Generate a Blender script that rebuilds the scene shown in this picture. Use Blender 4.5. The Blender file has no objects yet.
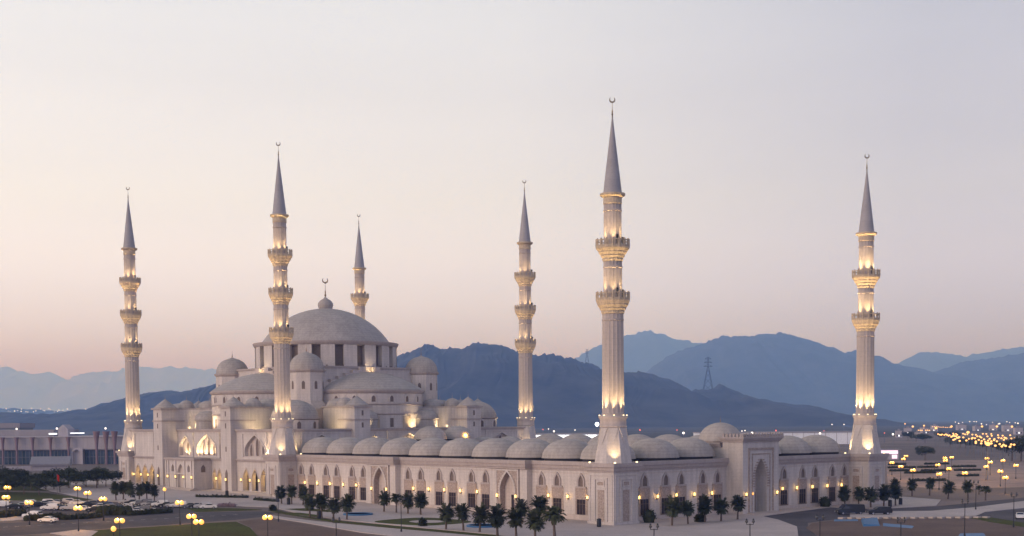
import bpy, bmesh, math, random
from mathutils import Vector, Matrix, noise
R = math.radians
PI = math.pi
sc = bpy.context.scene
col = sc.collection
rnd = random.Random(7)

# ------------------------------------------------------------------ camera (solved from the photograph)
CAM = Vector((-220.5431, -212.6849, 23.8933)); YAW, PIT, ROLL = 0.7281, -0.0578, -0.0071
FPX, SY = 1343.2977, 230.7727
fw = Vector((math.sin(YAW)*math.cos(PIT), math.cos(YAW)*math.cos(PIT), math.sin(PIT)))
rt = Vector((math.cos(YAW), -math.sin(YAW), 0)); upv = rt.cross(fw)
rt2 = rt*math.cos(ROLL)+upv*math.sin(ROLL); up2 = -rt*math.sin(ROLL)+upv*math.cos(ROLL)
cam = bpy.data.objects.new('camera', bpy.data.cameras.new('camera')); col.objects.link(cam)
m = Matrix.Identity(4)
for i in range(3):
    m[i][0] = rt2[i]; m[i][1] = up2[i]; m[i][2] = -fw[i]; m[i][3] = CAM[i]
cam.matrix_world = m
cam.data.sensor_width = 36; cam.data.lens = FPX/1024*36; cam.data.shift_y = SY/1024
cam.data.clip_start = 1; cam.data.clip_end = 80000
sc.camera = cam

def zg(Y):
    if Y <= 0: return 0.3
    if Y <= 135: return 0.3+0.95*Y/135
    if Y <= 240: return 1.25+1.85*(Y-135)/105
    return 3.1
def ray(px, py): return fw+rt2*((px-512)/FPX)+up2*((268+SY-py)/FPX)
def G(px, py, h=0.0):
    """point on the ground (plus h metres) seen at a place in the survey photograph"""
    z = 1.0
    for _ in range(25):
        v = ray(px, py); t = (z+h-CAM.z)/v.z; q = CAM+v*t; z = zg(q.y)
    return Vector((q.x, q.y, z))
def AD(px, py, D): return CAM+ray(px, py)*D

# ------------------------------------------------------------------ materials
def mat(name, color, rough=0.8, var=0.12, scale=0.3, metal=0.0, spec=0.3, emit=None, strength=0, fine=0.0, bump=0.0, brick=None, streak=0.0, alt=None, grid=None, bs=.90, objrand=False):
    M = bpy.data.materials.new(name); M.use_nodes = True
    nt = M.node_tree; N = nt.nodes; L = nt.links
    b = N['Principled BSDF']
    b.inputs['Roughness'].default_value = rough; b.inputs['Metallic'].default_value = metal
    b.inputs['Specular IOR Level'].default_value = spec
    b.inputs['Base Color'].default_value = (*color, 1)
    tc = N.new('ShaderNodeTexCoord')
    cur = None
    if var > 0:
        nz = N.new('ShaderNodeTexNoise'); nz.inputs['Scale'].default_value = scale; nz.inputs['Detail'].default_value = 8; nz.inputs['Roughness'].default_value = 0.65
        L.new(tc.outputs['Object'], nz.inputs['Vector'])
        cr = N.new('ShaderNodeValToRGB')
        c2 = alt or color
        cr.color_ramp.elements[0].position = 0.3; cr.color_ramp.elements[1].position = 0.7
        cr.color_ramp.elements[0].color = (*[max(0, c*(1-var)) for c in c2], 1)
        cr.color_ramp.elements[1].color = (*[min(1, c*(1+var)) for c in color], 1)
        L.new(nz.outputs['Fac'], cr.inputs['Fac']); cur = cr.outputs['Color']
    def mul(cur, fac_socket, lo, hi, a=0.35, b_=0.65):
        mr = N.new('ShaderNodeMapRange'); mr.inputs['From Min'].default_value = a; mr.inputs['From Max'].default_value = b_
        mr.inputs['To Min'].default_value = lo; mr.inputs['To Max'].default_value = hi
        L.new(fac_socket, mr.inputs['Value'])
        mx = N.new('ShaderNodeMix'); mx.data_type = 'RGBA'; mx.blend_type = 'MULTIPLY'; mx.inputs['Factor'].default_value = 1
        L.new(cur, mx.inputs['A']); L.new(mr.outputs['Result'], mx.inputs['B'])
        return mx.outputs['Result']
    if streak > 0 and cur:
        mp = N.new('ShaderNodeMapping'); mp.inputs['Scale'].default_value = (1.3, 1.3, 0.08)
        L.new(tc.outputs['Object'], mp.inputs['Vector'])
        n2 = N.new('ShaderNodeTexNoise'); n2.inputs['Scale'].default_value = 1.0; n2.inputs['Detail'].default_value = 5
        L.new(mp.outputs['Vector'], n2.inputs['Vector']); cur = mul(cur, n2.outputs['Fac'], 1-streak, 1.0)
    if fine > 0 and cur:
        n3 = N.new('ShaderNodeTexNoise'); n3.inputs['Scale'].default_value = 3.0; n3.inputs['Detail'].default_value = 6
        L.new(tc.outputs['Object'], n3.inputs['Vector']); cur = mul(cur, n3.outputs['Fac'], 1-fine, 1+fine*0.4)
    if brick and cur:      # thin courses between stone blocks: horizontal bands of height brick
        sx = N.new('ShaderNodeSeparateXYZ'); L.new(tc.outputs['Object'], sx.inputs['Vector'])
        md = N.new('ShaderNodeMath'); md.operation = 'MODULO'; md.inputs[1].default_value = brick
        ad = N.new('ShaderNodeMath'); ad.operation = 'ADD'; ad.inputs[1].default_value = 500.0
        L.new(sx.outputs['Z'], ad.inputs[0]); L.new(ad.outputs[0], md.inputs[0])
        cur = mul(cur, md.outputs[0], bs, 1.0, 0.04, 0.14)
    if objrand and cur:
        oi = N.new('ShaderNodeObjectInfo'); cur = mul(cur, oi.outputs['Random'], .65, 1.5, 0, 1)
    if grid and cur:
        sx = N.new('ShaderNodeSeparateXYZ'); L.new(tc.outputs['Object'], sx.inputs['Vector'])
        for ax in ('X', 'Y'):
            ad = N.new('ShaderNodeMath'); ad.operation = 'ADD'; ad.inputs[1].default_value = 800.0
            md = N.new('ShaderNodeMath'); md.operation = 'MODULO'; md.inputs[1].default_value = grid
            L.new(sx.outputs[ax], ad.inputs[0]); L.new(ad.outputs[0], md.inputs[0]); cur = mul(cur, md.outputs[0], 0.82, 1.0, 0.05, 0.12)
    if cur: L.new(cur, b.inputs['Base Color'])
    if bump > 0:
        n4 = N.new('ShaderNodeTexNoise'); n4.inputs['Scale'].default_value = 1.2; n4.inputs['Detail'].default_value = 8
        L.new(tc.outputs['Object'], n4.inputs['Vector'])
        bp = N.new('ShaderNodeBump'); bp.inputs['Strength'].default_value = bump; bp.inputs['Distance'].default_value = 0.3
        L.new(n4.outputs['Fac'], bp.inputs['Height']); L.new(bp.outputs['Normal'], b.inputs['Normal'])
    if emit:
        b.inputs['Emission Color'].default_value = (*emit, 1); b.inputs['Emission Strength'].default_value = strength
    return M
M = {}
M['stone'] = mat('white_stone', (0.61, 0.54, 0.49), 0.75, 0.10, 0.10, fine=0.08, streak=0.16, brick=0.9)
M['stone2'] = mat('pink_stone', (0.58, 0.49, 0.43), 0.75, 0.10, 0.12, fine=0.08, streak=0.16, brick=0.9)
M['shaft'] = mat('minaret_stone', (0.51, 0.435, 0.385), 0.75, 0.10, 0.12, fine=0.08, streak=0.16, brick=1.3)
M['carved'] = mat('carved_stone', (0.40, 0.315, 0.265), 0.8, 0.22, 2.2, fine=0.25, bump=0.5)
M['dome'] = mat('dome_tiles', (0.44, 0.39, 0.35), 0.7, 0.12, 0.2, fine=0.08, streak=0.16, brick=0.8, bs=.80)
M['lead'] = mat('grey_lead', (0.36, 0.335, 0.335), 0.6, 0.08, 0.4, fine=0.06, brick=1.5)
M['trim'] = mat('cornice_stone', (0.44, 0.37, 0.335), 0.8, 0.08, 0.3, fine=0.1, streak=0.1)
M['gap'] = mat('gap_shade', (0.05, 0.042, 0.042), 0.9, 0.1, 1)  # near-black colour standing in for shade in the gap below the domes
M['glass'] = mat('dark_window_glass', (0.035, 0.024, 0.024), 0.4, 0.3, 0.5, spec=0.15)
M['grille'] = mat('bronze_window_grille', (0.17, 0.125, 0.10), 0.6, 0.25, 3.0)
M['bronze'] = mat('bronze', (0.22, 0.16, 0.10), 0.4, 0.1, 2, metal=0.7)
M['gold'] = mat('carved_balcony_stone', (0.55, 0.435, 0.30), 0.6, 0.15, 1.5, fine=0.2, bump=0.3)
M['black'] = mat('black_metal', (0.02, 0.02, 0.022), 0.5, 0.1, 2)
M['asphalt'] = mat('asphalt', (0.095, 0.085, 0.092), 0.9, 0.32, 0.07, fine=0.3, spec=0.15)
M['paving'] = mat('pale_paving', (0.47, 0.40, 0.37), 0.8, 0.16, 0.06, fine=0.15, grid=1.6)
M['kerb'] = mat('kerb_stone', (0.45, 0.38, 0.33), 0.8, 0.1, 0.5)
M['paint'] = mat('road_paint', (0.7, 0.68, 0.65), 0.7, 0.15, 1)
M['sand'] = mat('sandy_ground', (0.19, 0.142, 0.122), 0.95, 0.3, 0.012, fine=0.15, alt=(0.15, 0.125, 0.11))
M['dirt'] = mat('brown_dirt', (0.15, 0.098, 0.075), 0.95, 0.3, 0.06, fine=0.3)
M['lawn'] = mat('lawn', (0.075, 0.088, 0.022), 0.95, 0.25, 0.12, fine=0.4, alt=(0.10, 0.085, 0.035), spec=0.05)
M['water'] = mat('pool_water', (0.03, 0.13, 0.27), 0.08, 0.1, 0.3, spec=0.6)
M['leaf'] = mat('palm_leaves', (0.060, 0.066, 0.034), 0.9, 0.45, 1.2, spec=0.05, objrand=True)
M['leaf2'] = mat('tree_leaves', (0.052, 0.056, 0.028), 0.9, 0.5, 0.6, spec=0.05, objrand=True)
M['leaf3'] = mat('hedge_leaves', (0.040, 0.042, 0.018), 0.9, 0.45, 0.8, spec=0.05)
M['bark'] = mat('bark', (0.13, 0.095, 0.07), 0.9, 0.3, 2, bump=0.5)
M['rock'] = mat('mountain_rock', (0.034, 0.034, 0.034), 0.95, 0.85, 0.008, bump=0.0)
M['hazed_rock'] = mat('haze_toned_rock', (0.36, 0.35, 0.36), 0.95, 0.3, 0.002)  # rock colour lightened to stand in for haze on the farthest range
M['tyre'] = mat('tyre_rubber', (0.02, 0.02, 0.02), 0.9, 0.1, 3)
M['rim'] = mat('wheel_rim', (0.4, 0.4, 0.42), 0.35, 0.05, 3, metal=0.8)
M['carglass'] = mat('car_glass', (0.02, 0.022, 0.028), 0.12, 0.1, 1, spec=0.6)
CARPAINT = {n: mat('car_paint_'+n, c, 0.35, 0.04, 1, spec=0.25) for n, c in dict(white=(.72, .70, .68), silver=(.42, .41, .42), grey=(.16, .155, .165), black=(.022, .022, .026), red=(.25, .03, .03), blue=(.06, .08, .16)).items()}
M['headlight'] = mat('car_headlight', (.6, .6, .6), 0.2, 0.05, 2)
M['taillight'] = mat('car_taillight', (.35, .02, .02), 0.3, 0.05, 2)
M['concrete'] = mat('pale_concrete', (0.42, 0.385, 0.41), 0.85, 0.1, 0.05, streak=0.15)
M['pinkcol'] = mat('pink_column_paint', (0.23, 0.155, 0.175), 0.7, 0.08, 0.3, streak=0.1)
M['teal'] = mat('teal_glass', (0.028, 0.05, 0.07), 0.2, 0.2, 0.08, spec=0.5)
M['roof'] = mat('sheet_roof', (0.26, 0.24, 0.26), 0.6, 0.1, 0.05, streak=0.1)
M['whitewall'] = mat('white_sheet_wall', (0.78, 0.80, 0.84), 0.6, 0.06, 0.03, streak=0.05)
M['tarp'] = mat('blue_tarpaulin', (0.045, 0.15, 0.30), 0.5, 0.15, 0.6, bump=0.3)
M['steel'] = mat('galvanised_steel', (0.16, 0.17, 0.19), 0.5, 0.1, 0.5, metal=0.5)
M['flag'] = mat('red_cloth', (0.5, 0.03, 0.02), 0.8, 0.1, 1)
WARM = (1.0, 0.60, 0.18); SODIUM = (1.0, 0.50, 0.10); FLOOD = (1.0, 0.70, 0.34); COOL = (0.85, 0.93, 1.0)
M['sconce'] = mat('sconce_glass', (.8, .6, .3), 0.4, 0, emit=(1, .66, .22), strength=1.9)
M['lantern'] = mat('lantern_glass', (.8, .6, .3), 0.4, 0, emit=(1, .66, .22), strength=2.2)
M['globe'] = mat('sodium_globe', (.8, .6, .3), 0.4, 0, emit=(1, .41, .055), strength=1.6)
M['globe_off'] = mat('unlit_globe', (.10, .095, .09), 0.3, 0.05, 3)
M['flood'] = mat('floodlight_glass', (.8, .7, .5), 0.4, 0, emit=(1, .78, .42), strength=2.5)
M['white_lamp'] = mat('white_lamp', (.8, .8, .8), 0.4, 0, emit=COOL, strength=12)
M['city'] = mat('far_sodium_lamp', (.8, .6, .3), 0.4, 0, emit=(1, .46, .12), strength=1.8)
M['citywhite'] = mat('far_white_lamp', (.8, .8, .8), 0.4, 0, emit=(1, .88, .75), strength=1.6)
M['redlamp'] = mat('red_beacon', (.6, .05, .05), 0.4, 0, emit=(1, .2, .14), strength=1.2)
M['shoplight'] = mat('lit_shop_sign', (.8, .7, .8), 0.4, 0, emit=(1.0, .70, .85), strength=1.15)
M['striplight'] = mat('lit_window_strip', (.8, .8, .8), 0.4, 0, emit=(.9, .95, 1.0), strength=1.6)

# ------------------------------------------------------------------ mesh builder
class MB:
    def __init__(s): s.v = []; s.f = []; s.sm = []; s.hints = []; s.raw = False
    def add(s, vs, fs, smooth=False):
        o = len(s.v); s.v += [Vector(v) for v in vs]
        for f in fs: s.f.append([i+o for i in f]); s.sm.append(smooth)
        return s
    def hquad(s, hint, *q):
        s.hints.append((sum(q, Vector())/len(q), hint)); return s.add(list(q), [tuple(range(len(q)))])
    def quad(s, a, b, c, d): return s.add([a, b, c, d], [(0, 1, 2, 3)])
    def box(s, x0, x1, y0, y1, z0, z1):
        return s.prism([(x0, y0), (x1, y0), (x1, y1), (x0, y1)], z0, z1)
    def prism(s, poly, z0, z1):
        n = len(poly)
        vs = [(x, y, z0) for x, y in poly]+[(x, y, z1) for x, y in poly]
        fs = [tuple(range(n-1, -1, -1)), tuple(range(n, 2*n))]+[(i, (i+1) % n, n+(i+1) % n, n+i) for i in range(n)]
        return s.add(vs, fs)
    def lathe(s, prof, n=24, c=(0, 0, 0), a0=0.0, a1=2*PI, smooth=True, phase=0.0, flute=0.0, cap=True):
        full = abs(a1-a0-2*PI) < 1e-6; k = n if full else n+1
        vs = []; fs = []
        for r, z in prof:
            for i in range(k):
                a = a0+(a1-a0)*i/n+phase
                rr = r*(1-flute*(i % 2))
                vs.append((c[0]+rr*math.cos(a), c[1]+rr*math.sin(a), c[2]+z))
        for j in range(len(prof)-1):
            for i in range(n):
                i2 = (i+1) % k
                fs.append((j*k+i, j*k+i2, (j+1)*k+i2, (j+1)*k+i))
        if full and cap:
            if prof[0][0] > 1e-3: fs.append(tuple(range(k-1, -1, -1)))
            if prof[-1][0] > 1e-3: fs.append(tuple((len(prof)-1)*k+i for i in range(k)))
        return s.add(vs, fs, smooth)
    def tube(s, p0, p1, r0, r1=None, n=6):
        p0 = Vector(p0); p1 = Vector(p1); r1 = r0 if r1 is None else r1
        d = (p1-p0); q = d.to_track_quat('Z', 'Y'); vs = []
        for p, r in ((p0, r0), (p1, r1)):
            for i in range(n): vs.append(p+q @ Vector((r*math.cos(2*PI*i/n), r*math.sin(2*PI*i/n), 0)))
        fs = [(i, (i+1) % n, n+(i+1) % n, n+i) for i in range(n)]+[tuple(range(n-1, -1, -1)), tuple(range(n, 2*n))]
        return s.add(vs, fs, n > 5)
    def ball(s, c, r, n=10, sz=1.0):
        prof = [(r*math.sin(PI*j/6), -r*sz*math.cos(PI*j/6)) for j in range(7)]; prof[0] = (0.0005, -r*sz); prof[-1] = (0.0005, r*sz)
        return s.lathe(prof, n, c)
    def build(s, name, material, parent=None, base=None):
        me = bpy.data.meshes.new(name)
        b = base if base is not None else (root_of(parent).location if parent is not None else Vector((0, 0, 0)))
        me.from_pydata([v-b for v in s.v], [], s.f); me.update()
        me.polygons.foreach_set('use_smooth', s.sm)
        bm = bmesh.new(); bm.from_mesh(me); bmesh.ops.remove_doubles(bm, verts=bm.verts, dist=1e-4)
        if not s.raw: bmesh.ops.recalc_face_normals(bm, faces=bm.faces)
        bm.to_mesh(me); bm.free(); me.update()
        me.materials.append(material)
        o = bpy.data.objects.new(name, me); col.objects.link(o)
        if parent is not None: o.parent = parent
        else: o.location = b
        if any(s.sm): me.set_sharp_from_angle(angle=R(38))
        if s.hints:
            bm = bmesh.new(); bm.from_mesh(me); ctr = {}
            for f in bm.faces:
                c_ = f.calc_center_median()+b; best = None
                for p, nrm in s.hints:
                    if (p-c_).length < 1e-2 and abs(f.normal.dot(nrm)) > .7 and f.normal.dot(nrm) < 0: best = 1
                if best: f.normal_flip()
            bm.to_mesh(me); bm.free(); me.update()
        return o
def root_of(o):
    while o.parent is not None: o = o.parent
    return o
def tag(o, label=None, cat=None, group=None, kind=None):
    for k, v in (('label', label), ('category', cat), ('group', group), ('kind', kind)):
        if v: o[k] = v
    return o
def thing(name, loc, label, cat, group=None):
    o = bpy.data.objects.new(name, None); o.location = loc; o.empty_display_size = 0.5; col.objects.link(o)
    return tag(o, label, cat, group)
def dup(root, loc, rz=0.0, label=None, group=None, scale=1.0):
    kids = [c for c in CH.get(root.name, [])]
    r = root.copy(); col.objects.link(r); r.location = loc; r.rotation_euler = (0, 0, rz); r.scale = (scale,)*3
    if label: r['label'] = label
    if group: r['group'] = group
    for k, gs in kids:
        c = k.copy(); col.objects.link(c); c.parent = r
        for g in gs:
            d = g.copy(); col.objects.link(d); d.parent = c
    return r
CH = {}
def register(root):
    CH[root.name] = [(c, list(c.children)) for c in root.children]
ORD = 'first second third fourth fifth sixth seventh eighth ninth tenth eleventh twelfth thirteenth fourteenth fifteenth sixteenth seventeenth eighteenth nineteenth twentieth'.split()

def spot(loc, aim, power, color=FLOOD, size=R(70), rad=0.15, parent=None, blend=0.6):
    l = bpy.data.lights.new('flood_lamp', 'SPOT'); l.energy = power; l.color = color; l.spot_size = size; l.spot_blend = blend; l.shadow_soft_size = rad
    o = bpy.data.objects.new('flood_lamp', l); col.objects.link(o)
    loc = Vector(loc); o.rotation_euler = (Vector(aim)-loc).to_track_quat('-Z', 'Y').to_euler()
    if parent is not None: o.parent = parent; o.location = loc-root_of(parent).location
    else: o.location = loc
    return o
def point(loc, power, color=WARM, rad=0.2, parent=None):
    l = bpy.data.lights.new('glow_lamp', 'POINT'); l.energy = power; l.color = color; l.shadow_soft_size = rad
    o = bpy.data.objects.new('glow_lamp', l); col.objects.link(o); loc = Vector(loc)
    if parent is not None: o.parent = parent; o.location = loc-root_of(parent).location
    else: o.location = loc
    return o

# ------------------------------------------------------------------ sky, sun, haze
SUN_AZ, SUN_EL = R(173), R(14)      # direction towards the glow, measured from +X counter-clockwise
w = bpy.data.worlds.new('World'); sc.world = w; w.use_nodes = True
nt = w.node_tree; N = nt.nodes; L = nt.links
for n in list(N): N.remove(n)
out = N.new('ShaderNodeOutputWorld')
sky = N.new('ShaderNodeTexSky'); sky.sky_type = 'NISHITA'; sky.sun_disc = False
sky.sun_elevation = R(3); sky.sun_rotation = PI/2-SUN_AZ; sky.air_density = 1; sky.dust_density = 2
bg1 = N.new('ShaderNodeBackground'); bg1.inputs['Strength'].default_value = 0.03; L.new(sky.outputs['Color'], bg1.inputs['Color'])
tc = N.new('ShaderNodeTexCoord'); sep = N.new('ShaderNodeSeparateXYZ'); L.new(tc.outputs['Generated'], sep.inputs['Vector'])
ramp = N.new('ShaderNodeValToRGB'); L.new(sep.outputs['Z'], ramp.inputs['Fac'])
def lin(c): return tuple(((x/255)/12.92 if x/255 < 0.04045 else ((x/255+0.055)/1.055)**2.4) for x in c)
KS = 2.4
stops = [(0.0, (.93, .70, 1.1)), (0.026, (.92, .90, 2.3)), (0.064, (.96, 1.06, 2.15)), (0.086, (1.0, 1.09, 1.9)), (0.12, (1.0, 1.05, 1.5)), (0.158, (.95, .98, 1.2)), (0.225, (.87, .89, 1.05)), (0.29, (.80, .83, .96)), (0.42, (.58, .61, .73)), (0.68, (.39, .42, .53)), (1.0, (.29, .32, .44))]
els = ramp.color_ramp.elements
while len(els) < len(stops): els.new(0.5)
for e, (p, c) in zip(els, stops): e.position = p; e.color = (*[x/KS for x in c], 1)
bg2 = N.new('ShaderNodeBackground'); bg2.inputs['Strength'].default_value = KS*1.5
mp = N.new('ShaderNodeMapping'); mp.inputs['Scale'].default_value = (1.5, 1.5, 14); L.new(tc.outputs['Generated'], mp.inputs['Vector'])
cn = N.new('ShaderNodeTexNoise'); cn.inputs['Scale'].default_value = 1.6; cn.inputs['Detail'].default_value = 5; L.new(mp.outputs['Vector'], cn.inputs['Vector'])
mr = N.new('ShaderNodeMapRange'); mr.inputs['From Min'].default_value = .3; mr.inputs['From Max'].default_value = .7; mr.inputs['To Min'].default_value = .965; mr.inputs['To Max'].default_value = 1.02; L.new(cn.outputs['Fac'], mr.inputs['Value'])
mx = N.new('ShaderNodeMix'); mx.data_type = 'RGBA'; mx.blend_type = 'MULTIPLY'; mx.inputs['Factor'].default_value = 1; L.new(ramp.outputs['Color'], mx.inputs['A']); L.new(mr.outputs['Result'], mx.inputs['B'])
dp = N.new('ShaderNodeVectorMath'); dp.operation = 'DOT_PRODUCT'; dp.inputs[1].default_value = (rt.x, rt.y, 0); L.new(tc.outputs['Generated'], dp.inputs[0])
m2 = N.new('ShaderNodeMapRange'); m2.inputs['From Min'].default_value = -1; m2.inputs['From Max'].default_value = 1; L.new(dp.outputs['Value'], m2.inputs['Value'])
r2_ = N.new('ShaderNodeValToRGB'); L.new(m2.outputs['Result'], r2_.inputs['Fac']); e2 = r2_.color_ramp.elements
side_stops = [(0.0, (1.40, 1.30, 1.18)), (0.33, (1.14, 1.14, 1.13)), (0.5, (1.0, 1.0, 1.0)), (0.64, (.70, .70, .76)), (1.0, (.58, .58, .68))]
while len(e2) < len(side_stops): e2.new(.5)
for e, (p, c) in zip(e2, side_stops): e.position = p; e.color = (*[x/1.5 for x in c], 1)
m3 = N.new('ShaderNodeMix'); m3.data_type = 'RGBA'; m3.blend_type = 'MULTIPLY'; m3.inputs['Factor'].default_value = 1; L.new(mx.outputs['Result'], m3.inputs['A']); L.new(r2_.outputs['Color'], m3.inputs['B'])
L.new(m3.outputs['Result'], bg2.inputs['Color'])
ad = N.new('ShaderNodeAddShader'); L.new(bg1.outputs[0], ad.inputs[0]); L.new(bg2.outputs[0], ad.inputs[1]); L.new(ad.outputs[0], out.inputs['Surface'])
sl = bpy.data.lights.new('sun', 'SUN'); sl.energy = 1.2; sl.angle = R(30); sl.color = (1.0, 0.80, 0.68)
so = bpy.data.objects.new('sun', sl); col.objects.link(so)
sd = Vector((math.cos(SUN_AZ)*math.cos(SUN_EL), math.sin(SUN_AZ)*math.cos(SUN_EL), math.sin(SUN_EL)))
so.rotation_euler = sd.to_track_quat('Z', 'Y').to_euler(); so.location = (0, 0, 200)

HAZE = True
if HAZE:
    hb = MB(); c0 = CAM+fw*11500
    ca, sa = rt, Vector((fw.x, fw.y, 0)).normalized()
    P4 = [CAM-sa*900-ca*1500, CAM-sa*900+ca*1500, CAM+sa*46000+ca*25000, CAM+sa*46000-ca*25000]
    hb.prism([(p.x, p.y) for p in P4], -8, 1500)
    hm = bpy.data.materials.new('evening_haze'); hm.use_nodes = True
    n_ = hm.node_tree.nodes; n_.remove(n_['Principled BSDF'])
    pv = n_.new('ShaderNodeVolumePrincipled'); pv.inputs['Density'].default_value = 1.25e-4
    pv.inputs['Color'].default_value = (0.25, 0.47, 1.0, 1); pv.inputs['Absorption Color'].default_value = (1, 1, 1, 1)
    hm.node_tree.links.new(pv.outputs[0], n_['Material Output'].inputs['Volume'])
    ho = hb.build('haze', hm); tag(ho, kind='stuff')

# ------------------------------------------------------------------ ground sheets
BREAKS = (0, 135, 240)
def patch(name, pts, material, h=0.004, kind='structure', skirt=True, parent=None):
    """a sheet over the ground, h metres above it, following the slope"""
    bm = bmesh.new()
    vs = [bm.verts.new((p[0], p[1], 0)) for p in pts]
    f = bm.faces.new(vs)
    if f.normal.z < 0: f.normal_flip()
    bmesh.ops.triangulate(bm, faces=bm.faces[:])
    for b in BREAKS:
        bmesh.ops.bisect_plane(bm, geom=bm.verts[:]+bm.edges[:]+bm.faces[:], plane_co=(0, b, 0), plane_no=(0, 1, 0), dist=1e-5)
    if skirt and h > 0.02:
        be = [e for e in bm.edges if e.is_boundary]
        ex = bmesh.ops.extrude_edge_only(bm, edges=be)
        low = {v for v in ex['geom'] if isinstance(v, bmesh.types.BMVert)}
    else: low = set()
    for v in bm.verts: v.co.z = zg(v.co.y)+(0.0 if v in low else h)
    me = bpy.data.meshes.new(name); bmesh.ops.recalc_face_normals(bm, faces=bm.faces[:])
    for f in bm.faces:
        if f.normal.z < -.3: f.normal_flip()
    bm.to_mesh(me); bm.free(); me.update()
    me.materials.append(material)
    o = bpy.data.objects.new(name, me); col.objects.link(o)
    return tag(o, kind=kind)
def smoothpoly(pts, it=2):
    for _ in range(it):
        q = []
        for i in range(len(pts)):
            a = Vector(pts[i]); b = Vector(pts[(i+1) % len(pts)]); q += [a*.75+b*.25, a*.25+b*.75]
        pts = q
    return pts
def gp(*pts): return [G(x, y).xy for x, y in pts]
gm = MB()
xs = [-9000, -300, 150, 60000]; ys = [-9000, 0, 135, 240, 1000, 60000]
for i in range(3):
    for j in range(5):
        a, b, c, d = (xs[i], ys[j]), (xs[i+1], ys[j]), (xs[i+1], ys[j+1]), (xs[i], ys[j+1])
        gm.quad(*[(p[0], p[1], zg(p[1])) for p in (a, b, c, d)])
tag(gm.build('ground', M['sand']), kind='structure')

# plaza, drawn on site then raised on a kerb
plz = gp((40, 489), (100, 501.5), (170, 502.5), (240, 506.5), (272, 507.5), (300, 514), (340, 520), (400, 526), (490, 534.5))+gp((560, 545), (640, 556), (790, 556), (799, 541), (797, 527), (778, 520), (762, 516.5), (790, 512.5), (830, 507.5), (880, 509), (936, 506), (941, 500))+[Vector((150, 60)), Vector((140, 260)), Vector((20, 275)), Vector((-20, 262))]
patch('plaza', plz, M['paving'], 0.13)
# lawns under the trees, left
patch('lawn_strip', gp((0, 492), (45, 493), (95, 500), (60, 502), (0, 500)), M['lawn'], 0.10)
patch('lawn', gp((0, 484), (110, 484), (112, 489), (60, 491), (0, 490.5)), M['lawn'], 0.11)
patch('car_park', gp((-30, 501), (60, 502.2), (100, 502.6), (205, 507.2), (200, 512), (150, 516), (60, 520), (-40, 520)), M['asphalt'], 0.006)
patch('road', gp((-60, 524.5), (60, 521.5), (160, 515.5), (200, 512.4), (262, 511.2), (276, 513), (262, 517), (235, 520), (180, 524), (95, 529.5), (30, 534.5), (-60, 541)), M['asphalt'], 0.012)
patch('footpath', gp((-40, 514.5), (22, 517), (28, 519.5), (10, 521), (-40, 522)), M['paving'], 0.12)
patch('lawn', gp((95, 530.5), (150, 527.3), (205, 523.5), (236, 522), (250, 528), (262, 541), (235, 556), (60, 556), (70, 541)), M['lawn'], 0.10)
patch('lawn', gp((-20, 539), (30, 536), (50, 537), (40, 548), (-20, 550)), M['lawn'], 0.10)
patch('footpath', gp((50, 533.5), (78, 530), (98, 531.5), (80, 545), (60, 545), (72, 537)), M['paving'], 0.12)
patch('bare_soil_ground', gp((238, 521.6), (264, 518.4), (300, 523.4), (360, 533.5), (420, 545), (262, 548), (252, 528)), M['dirt'], 0.02)
patch('lawn_strip', gp((186, 508.5), (236, 508.6), (262, 510), (236, 511), (196, 512.1)), M['lawn'], 0.11)
patch('footpath', gp((264, 514.4), (285, 517.6), (320, 522), (372, 527), (430, 532), (520, 539.5), (520, 548), (430, 540.5), (360, 532.5), (305, 523), (276, 518.6)), M['paving'], 0.12)
patch('lawn_strip', gp((276, 509.8), (300, 515.8), (340, 521.3), (400, 526.6), (490, 534.8), (560, 541), (560, 543.5), (490, 537.4), (400, 528.9), (330, 521.8), (285, 514.5), (268, 510.5)), M['lawn'], 0.10)
patch('oval_lawn', smoothpoly(gp((368, 522.3), (395, 519.5), (424, 517.8), (452, 519.5), (478, 522.6), (450, 525.0), (425, 526.5), (395, 524.7))), M['lawn'], 0.16)
patch('oval_paving', smoothpoly(gp((405, 522), (425, 520.6), (448, 521.5), (442, 523.2), (420, 523.9))), M['paving'], 0.18, skirt=False)
patch('lawn_strip', gp((285, 509.5), (308, 508.6), (330, 511.0), (345, 511.6), (330, 512.6), (300, 511.2)), M['lawn'], 0.16)
patch('lawn_strip', gp((272, 513), (300, 513.2), (318, 515.5), (322, 517.6), (300, 515)), M['lawn'], 0.16)
# right: road, dirt roundabout, verges
patch('road', gp((757, 519.5), (762, 516.3), (792, 512.6), (832, 507.3), (880, 508.8), (938, 506.2), (1030, 497), (1100, 492), (1100, 530), (1030, 524), (985, 517.5), (880, 518), (840, 519), (808, 523), (790, 527), (778, 520)), M['asphalt'], 0.008)
patch('road', gp((780, 526.5), (808, 522.5), (808, 528), (822, 540), (870, 560), (770, 560), (760, 540)), M['asphalt'], 0.014)
patch('footpath', gp((850, 513.5), (880, 511.8), (930, 511.2), (975, 507.6), (1030, 500.5), (1030, 507.6), (985, 512.2), (976, 516.2), (930, 517.2), (880, 517.6), (850, 517.6)), M['paving'], 0.12)
patch('bare_soil_ground', gp((842, 519.4), (880, 518.6), (985, 518), (1030, 526.5), (1060, 560), (880, 560), (825, 540), (806, 528), (812, 523.4)), M['dirt'], 0.05)
patch('lawn_strip', gp((968, 517.6), (986, 516.9), (1030, 524), (1030, 528.2), (990, 522.4)), M['lawn'], 0.10)
patch('plaza_terrace', gp((872, 501.5), (892, 499.0), (938, 501.8), (930, 506.0), (892, 506.6)), M['kerb'], 0.18)
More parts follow.
